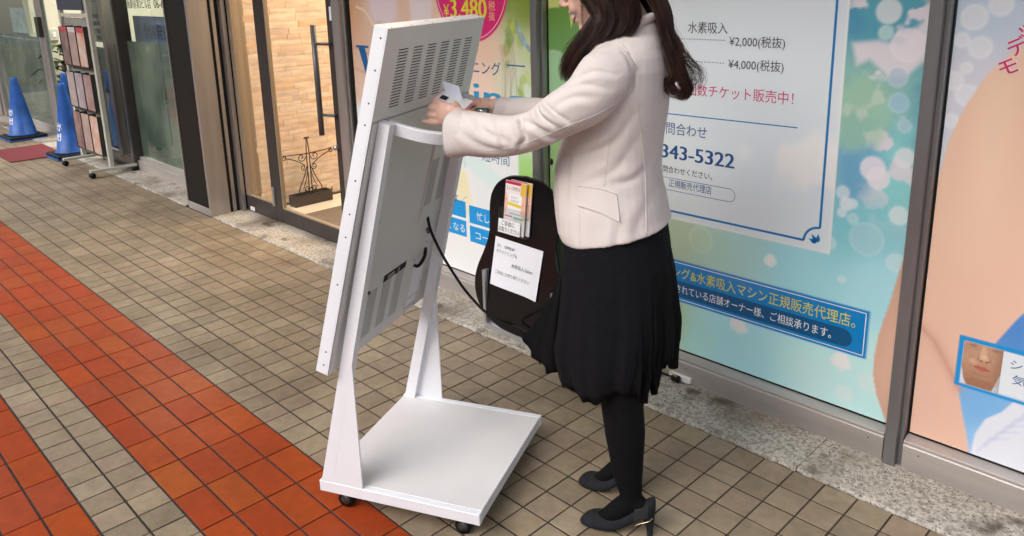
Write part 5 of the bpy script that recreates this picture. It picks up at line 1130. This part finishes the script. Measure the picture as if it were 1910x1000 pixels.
# collar and front edge
m = MB(); C1 = [(-.130, 0, 1.525), (-.125, .040, 1.522), (-.100, .066, 1.508), (-.06, .088, 1.490), (.0, .085, 1.455), (.05, .06, 1.40), (.09, .04, 1.33), (.125, .02, 1.25)]
for s_ in (1, -1):
    P = catmull([(x, y*s_, z) for x, y, z in C1], 5); m.tube(P, [.006+.010*min(1, i/12) for i in range(len(P))], 8, flat=.35, up=(0, s_, .4))
m.build('collar', JK, wmn)
bt_ = onjk(.152, 1.119) or Vector((.152, .07, 1.119)); m = MB(); bn_ = Vector((.75, .66, 0)).normalized(); bt_ = Vector((.1635, .052, 1.119))
m.tube([bt_, bt_+bn_*.004, bt_+bn_*.005], [.0095, .0095, .0075], 16); m.build('button', mat('black_button', (.012, .012, .013), .2), wmn)

for rows_ in (NSL[-3:], FSL[-3:]):
    R_ = dens(rows_, 6); C_ = [Vector(r[0]) for r in R_]; d_ = (C_[-1]-C_[-2]).normalized(); rings = []
    ext = list(zip(C_, [r[1] for r in R_], [r[2] for r in R_]))[3:]; ext.append((C_[-1]-d_*.002, R_[-1][1], R_[-1][2]))
    def cring(c, ru, rl, g, t, sq=.85, sh=0): 
        side = Vector((0, 1, 0)); side = (side-t*side.dot(t)).normalized(); up = t.cross(side); up = -up if up.z < 0 else up
        return [tuple(c+up*((ru+g)*math.copysign(abs(math.sin(a))**sq, math.sin(a)))+side*((rl+g)*math.copysign(abs(math.cos(a))**sq, math.cos(a)))-t*(sh*math.sin(a))) for a in [2*math.pi*k/40 for k in range(40)]]
    for i, (c, ru, rl) in enumerate(ext):
        g = -.004+.0062*min(1, i/4); q_ = i/(len(ext)-1); rings.append(cring(c, ru, rl, g, d_, .9-.28*q_, .014*q_))
    c, ru, rl = ext[-1]; rings.append(cring(c+d_*.0006, ru, rl, .0010, d_, .62, .014)); rings.append(cring(c, ru, rl, -.0012, d_, .62, .014)); rings.append(cring(c-d_*.02, ru, rl, -.004, d_, .7, .01))
    m = MB(); m.ring_loft(rings, 0, False, True); m.build('sleeve_cuff', JK, wmn)
# ---- skirt: tweed body and chiffon godets
SK = mat('black_tweed', (.0028, .0028, .0035), .95, bump=1.0, bs=480, col2=(.013, .013, .016), vs=330, spec=.15)
CH = mat('black_chiffon', (.0035, .0035, .0042), .85, spec=.15)
N = 160
def skring(z, b_, f_, w_, amp, seed, lob=11, zamp=0.0):
    out = []
    for k in range(N):
        a = 2*math.pi*k/N; c, s = math.cos(a), math.sin(a); wv = amp*(math.sin(lob*a+seed)+.55*math.sin((lob*1.7)*a+2.1*seed)+.3*math.sin(29*a)); wv *= .55+.45*abs(c)
        cx = (f_ if c > 0 else b_)*math.copysign(abs(c)**.9, c); out.append((cx+wv*c, (w_+wv)*math.copysign(abs(s)**.9, s), z+zamp*(math.sin(3*a+1)+.6*math.sin(7*a+seed)+.35*math.sin(23*a))))
    return out
rows = [(.955, .150, .135, .165, 0), (.90, .160, .140, .176, .0005), (.80, .172, .140, .186, .002), (.72, .175, .148, .192, .004), (.65, .172, .160, .194, .005), (.59, .162, .172, .194, .006), (.545, .148, .166, .190, .007), (.505, .138, .154, .184, .008), (.478, .132, .142, .178, .008)]
m = MB(); RG = [skring(z, b_, f_, w_, a_, .7, 9, 0 if i < 7 else (.007 if i == 7 else .013)) for i, (z, b_, f_, w_, a_) in enumerate(rows)]
RG += [[(p[0]*.97, p[1]*.97, p[2]+.004) for p in RG[-1]]]+[[(p[0]*.95, p[1]*.95, p[2]+.1) for p in RG[-1]]]
m.ring_loft(RG, 0, False, True); m.build('skirt', SK, wmn)
def godet(a0, a1, top, bot, reach, nm, seed):
    """fan of loose chiffon falling from the hip, wavy along its hem"""
    m = MB(); nu, nv = 46, 14; G = []
    for j in range(nv+1):
        t = j/nv; row = []
        for i in range(nu+1):
            u = i/nu; a = a0+(a1-a0)*u; z = top+(bot-top)*t-.035*t*math.sin(math.pi*u)*math.sin(5*u*3.14+seed)*1.0
            bz, fz, wz = interp([(.3, .130, .13, .172), (.478, .132, .142, .178), (.545, .148, .166, .190), (.65, .172, .160, .194), (.80, .172, .140, .186), (.955, .15, .135, .165)], z)
            r_ = (fz if math.cos(a) > 0 else bz); rr_ = 1/math.sqrt((math.cos(a)/r_)**2+(math.sin(a)/wz)**2)
            k = math.sin(math.pi*u)**.7; fl2 = reach*t**1.6*k+.013*t*math.sin(9*u*math.pi+seed)+.006*t*math.sin(23*u*math.pi)
            row.append(((rr_+.004+fl2)*math.cos(a), (rr_+.004+fl2)*math.sin(a), z))
        G.append(row)
    vs = [p for r_ in G for p in r_]; m.add(vs, [(j*(nu+1)+i, j*(nu+1)+i+1, (j+1)*(nu+1)+i+1, (j+1)*(nu+1)+i) for j in range(nv) for i in range(nu)], 0, True)
    o = m.build(nm, CH, wmn); md = o.modifiers.new('s', 'SOLIDIFY'); md.thickness = .0012; return o
godet(R(-32), R(38), .84, .50, .070, 'godet', .4); godet(R(-20), R(24), .78, .545, .092, 'godet', 2.2); godet(R(140), R(222), .86, .55, .034, 'godet', 1.1); godet(R(118), R(168), .80, .48, .018, 'godet', 2.9); godet(R(185), R(245), .84, .50, .02, 'godet', .2)
# ---- shoes
SU = mat('charcoal_suede', (.012, .0125, .015), .9, bump=.5, bs=500, col2=(.020, .021, .025), vs=35, spec=.2); GLD = mat('gold_line', (.75, .60, .40), .25, .9); SEQ = mat('dark_sequin', (.03, .03, .033), .3, .4, bump=1, bs=220)
def shoe(fx, ly, sx=1.0):
    prof = [(.074, .003, .010, .006), (.066, .002, .022, .020), (.052, .001, .034, .030), (.034, .001, .043, .0365), (.012, .001, .046, .039), (-.012, .002, .046, .0385), (-.035, .006, .050, .0360), (-.058, .018, .062, .0330), (-.082, .034, .082, .0310), (-.105, .050, .100, .0300), (-.126, .061, .118, .0285), (-.142, .067, .130, .0240), (-.152, .072, .134, .0150), (-.156, .080, .128, .004)]
    P = catmull([(p[0], p[1], 0) for p in prof], 3); Q = catmull([(p[0], p[2], p[3]) for p in prof], 3); rings = []; n = 20
    for a, b_ in zip(P, Q):
        z0, z1, w_ = a.y, b_.y, max(.003, b_.z); ring = []
        for k in range(n):
            th_ = 2*math.pi*k/n; c, s = math.cos(th_), math.sin(th_); c = math.copysign(abs(c)**.8, c); ring.append((a.x+fx, ly+w_*c*(1-.22*max(0, s)), (z0+z1)/2+(z1-z0)/2*math.copysign(abs(s)**.75, s)))
        rings.append(ring)
    m = MB(); m.ring_loft(rings); s_ = mesh_obj('shoe', remeshed(m, .0035, 3), SU, wmn)
    m = MB(); hr_ = [(.080, -.128, .026, .024), (.055, -.136, .017, .017), (.03, -.140, .010, .010), (.004, -.1405, .0085, .0085), (.0, -.1405, .0085, .0085)]
    m.ring_loft([[(x+fx+rx*math.cos(2*math.pi*k/14), ly+ry*math.sin(2*math.pi*k/14), z) for k in range(14)] for z, x, rx, ry in hr_]); m.build('heel', SU, s_)
    m = MB(); m.tube(catmull([(fx-.150, ly+.012, .0715), (fx-.140, ly+.0245, .0665), (fx-.120, ly+.0285, .0585), (fx-.100, ly+.0300, .047)], 4), .0016, 6); m.build('gold_trim', GLD, s_)
    m = MB(); G = []
    for i in range(6):
        for j in range(5):
            f_ = -.098-.040*i/5; G.append((fx+f_, ly+float(np.interp(-f_, [.09, .11, .126, .142], [.0318, .0308, .0295, .0255]))*(1-.15*(j/4)**2)+.0012, .060+.004*i+.040*j/4))
    m.add(G, [(i*5+j, (i+1)*5+j, (i+1)*5+j+1, i*5+j+1) for i in range(5) for j in range(4)], 0, True); m.build('sequin_patch', SEQ, s_)
    if sx != 1:
        for o_ in [s_]+[q for q in bpy.data.objects if q.parent == s_]:
            for v in o_.data.vertices: v.co.x = fx+.07+(v.co.x-fx-.07)*sx; v.co.y += (v.co.x-fx)*-.12
    return s_
shoe(0, .088); shoe(.058, -.088, .86)
# ---- hair
HM_ = mat('brown_hair', (.016, .008, .006), .5, var=.5, vs=40, stretch=(1, 1, .1), spec=.3)
hc = MB(); rings = []
for z, f_, b_, w_ in [(.142, .01, .035, .03), (.135, .045, .075, .052), (.112, .078, .102, .072), (.08, .092, .120, .084), (.045, .080, .126, .089), (.01, .032, .126, .090), (-.03, .006, .118, .089), (-.07, -.010, .10, .082), (-.10, -.02, .085, .072)]:
    rings.append([tuple(HP(q[0]-.004, q[1], q[2])) for q in sring(0, 0, z, b_, f_, w_, 30, 2.1)])
hc.ring_loft(rings); hair = mesh_obj('hair', remeshed(hc, .006, 4), HM_, wmn)
hv, hf = [], []; hrnd = random.Random(11)
def strand(path, r0, n=4):
    """thin tapered tube"""
    k0 = len(hv); P = path; L = len(P); up = Vector((.3, 1, .2))
    for i, p in enumerate(P):
        t = (P[min(i+1, L-1)]-P[max(i-1, 0)]).normalized(); a = (up-t*up.dot(t)).normalized(); b = t.cross(a); r = r0*(1-.75*(i/(L-1))**2)
        for k in range(3):
            q = p+a*(r*math.cos(2.094*k))+b*(r*math.sin(2.094*k)); hv.append((q.x, q.y, q.z))
    for i in range(L-1):
        for k in range(3): hf.append((k0+i*3+k, k0+i*3+(k+1) % 3, k0+(i+1)*3+(k+1) % 3, k0+(i+1)*3+k))
def lock(guide, widths, count, r0, wave=.004, cut=(.75, 1.0), tw=0):
    """guide: centre line; widths: (along x, y) spread per guide point; strands share a wave so that they read as locks"""
    G = catmull(guide, 7); L = len(G); W = [(float(np.interp(i/(L-1)*(len(widths)-1), range(len(widths)), [w_[0] for w_ in widths])), float(np.interp(i/(L-1)*(len(widths)-1), range(len(widths)), [w_[1] for w_ in widths]))) for i in range(L)]
    for c in range(count):
        a = hrnd.uniform(0, 6.283); q = math.sqrt(hrnd.random()); ox, oy = q*math.cos(a), q*math.sin(a); cl = int(a*7); ph = cl*.9+hrnd.uniform(-.5, .5); am = wave*(.4+1.0*((cl*37) % 10)/10); end = int(L*hrnd.uniform(*cut)); pth = []
        jx, jy = hrnd.gauss(0, 1.1), hrnd.gauss(0, 1.1)
        for i in range(max(5, end)):
            t = i/(L-1); d = (G[min(i+1, L-1)]-G[max(i-1, 0)]).normalized(); sx = Vector((0, 1, 0)).cross(d); sx = sx.normalized() if sx.length > .1 else Vector((1, 0, 0)); sy = d.cross(sx)
            wv = am*math.sin(ph+t*14)*t; pth.append(G[i]+sx*(ox*W[i][0]+wv+jx*.0012*t*3)+sy*(oy*W[i][1]+wv*.6+jy*.0012*t*3))
        strand(pth, r0)
for s_ in (1, -1):
    # from the parting over the side of the head, forwards over the shoulder
    lock([HP(.02, .045*s_, .125), HP(.030, .088*s_, .06), HP(-.012, .097*s_, .0), (-.002, .098*s_, 1.53), (.016, .105*s_, 1.478), (.066, .112*s_, 1.425), (.096, .108*s_, 1.385), (.104, .100*s_, 1.345)], [(.030, .012), (.045, .012), (.050, .014), (.042, .018), (.040, .020), (.034, .020), (.024, .018), (.010, .010)], 1500, .00075, .010, (.68, 1))
    lock([HP(-.04, .040*s_, .125), HP(-.045, .090*s_, .05), HP(-.06, .095*s_, -.03), (-.040, .088*s_, 1.52), (-.006, .098*s_, 1.48), (.040, .108*s_, 1.440), (.080, .108*s_, 1.395), (.092, .100*s_, 1.36)], [(.045, .012), (.050, .012), (.050, .016), (.050, .020), (.034, .018), (.022, .018), (.022, .016), (.012, .010)], 1300, .00075, .010, (.68, 1))
# the mass down her back and its curled end
lock([HP(-.06, .0, .125), HP(-.118, .0, .05), HP(-.125, .01, -.03), (-.130, .03, 1.535), (-.150, .045, 1.47), (-.173, .055, 1.41), (-.192, .055, 1.365), (-.204, .050, 1.338), (-.196, .046, 1.318), (-.176, .044, 1.324)], [(.04, .05), (.022, .07), (.022, .070), (.020, .050), (.015, .036), (.012, .028), (.011, .020), (.009, .016), (.008, .014), (.006, .010)], 1700, .00075, .007, (.72, 1))
lock([(-.135, .06, 1.52), (-.170, .06, 1.45), (-.198, .058, 1.40), (-.222, .055, 1.375), (-.228, .05, 1.352), (-.212, .05, 1.342), (-.205, .05, 1.356)], [(.012, .02), (.018, .02), (.024, .02), (.026, .02), (.022, .018), (.016, .014), (.01, .01)], 150, .00045, .014, (.45, 1))
lock([(-.150, .05, 1.42), (-.168, .06, 1.37), (-.158, .06, 1.345), (-.175, .055, 1.322), (-.200, .05, 1.318), (-.206, .05, 1.334)], [(.01, .014), (.014, .016), (.016, .016), (.014, .016), (.012, .014), (.008, .01)], 170, .0007, .005, (.5, 1))
for k in range(60):   # flyaway hairs
    x0 = hrnd.uniform(-.15, -.12); z0 = hrnd.uniform(1.44, 1.55); P = [Vector((x0, hrnd.uniform(0, .08), z0))]
    for i in range(9): P.append(P[-1]+Vector((-.010*hrnd.uniform(.2, 1.1), hrnd.uniform(-.004, .004), -.017*hrnd.uniform(.6, 1.1))))
    strand(catmull(P, 2), .00035)
for k in range(10):   # thin hairs in front of the cheek
    P = [HP(.03, .075, .02)]+[Vector((.07+.006*i/6+hrnd.uniform(-.004, .004), .075-.006*i+hrnd.uniform(-.003, .003), 1.56-.013*i)) for i in range(8)]; strand(catmull(P, 2), .0004)
hm = bpy.data.meshes.new('hair_strands'); hm.from_pydata(hv, [], hf); hm.polygons.foreach_set('use_smooth', [True]*len(hf))
hs_ = mesh_obj('hair_strands', hm, mat('brown_hair_strand', (.046, .021, .015), .42, var=.65, vs=25, stretch=(1, 1, .15), spec=.35), hair); hs_['kind'] = 'stuff'

# ---- what she holds (things of their own)
def wp(x, y, z): v = frame(wmn) @ Vector((x, y, z)); return v
ph = thing('smartphone', 'phone in a pink case in the woman\'s near hand', 'phone', wp(.436, .100, 1.290), TH+math.pi)
PK = mat('pink_case', (.80, .28, .42), .4)
def phbox(mb, x0, x1, y0, y1, z0, z1, c=0):
    t = MB(); t.box(x0, x1, y0, y1, z0, z1, 0, c); Mx = Matrix.Rotation(R(-12), 4, 'X') @ Matrix.Rotation(R(-20), 4, 'Y'); mb.add([Mx @ Vector(v) for v in t.v], t.f); return mb
phbox(MB(), -.050, .048, -.034, .034, -.008, .004, .004).build('case', PK, ph); phbox(MB(), -.047, .042, -.031, .031, .0042, .0050).build('phone_back', mat('phone_white', (.75, .74, .74), .25), ph); phbox(MB(), .014, .034, .002, .026, .0051, .0062).build('camera_lens', BLACKIN, ph)
m = MB(); cq = [(.470, 1.344), (.421, 1.330), (.411, 1.274), (.460, 1.283)]; Mi = None
m.add([wp(x, .085+.010*(z-1.28)/.06, z) for x, z in cq]+[wp(x, .0835+.010*(z-1.28)/.06, z) for x, z in cq], [(0, 1, 2, 3), (7, 6, 5, 4)]+[(i, (i+1) % 4, 4+(i+1) % 4, 4+i) for i in range(4)])
o = m.build('card', mat('grey_card', (.74, .76, .84), .5)); tag(o, 'pale grey blank card standing up from the phone in her hand', 'card')
ky = thing('key_case', 'small green and silver key case gripped in the woman\'s far hand', 'keys', wp(.44, -.085, 1.232), TH+math.pi)
m = MB(); m.box(-.032, .012, -.010, .006, -.010, .010, c=.004); m.build('case', mat('teal_case', (.04, .18, .15), .3, .3), ky); m = MB(); m.tube([(-.030, .008, 0), (-.008, .010, .002), (.014, .008, -.002)], .0055, 8); m.build('silver_bar', mat('chrome', (.6, .6, .6), .15, 1), ky)
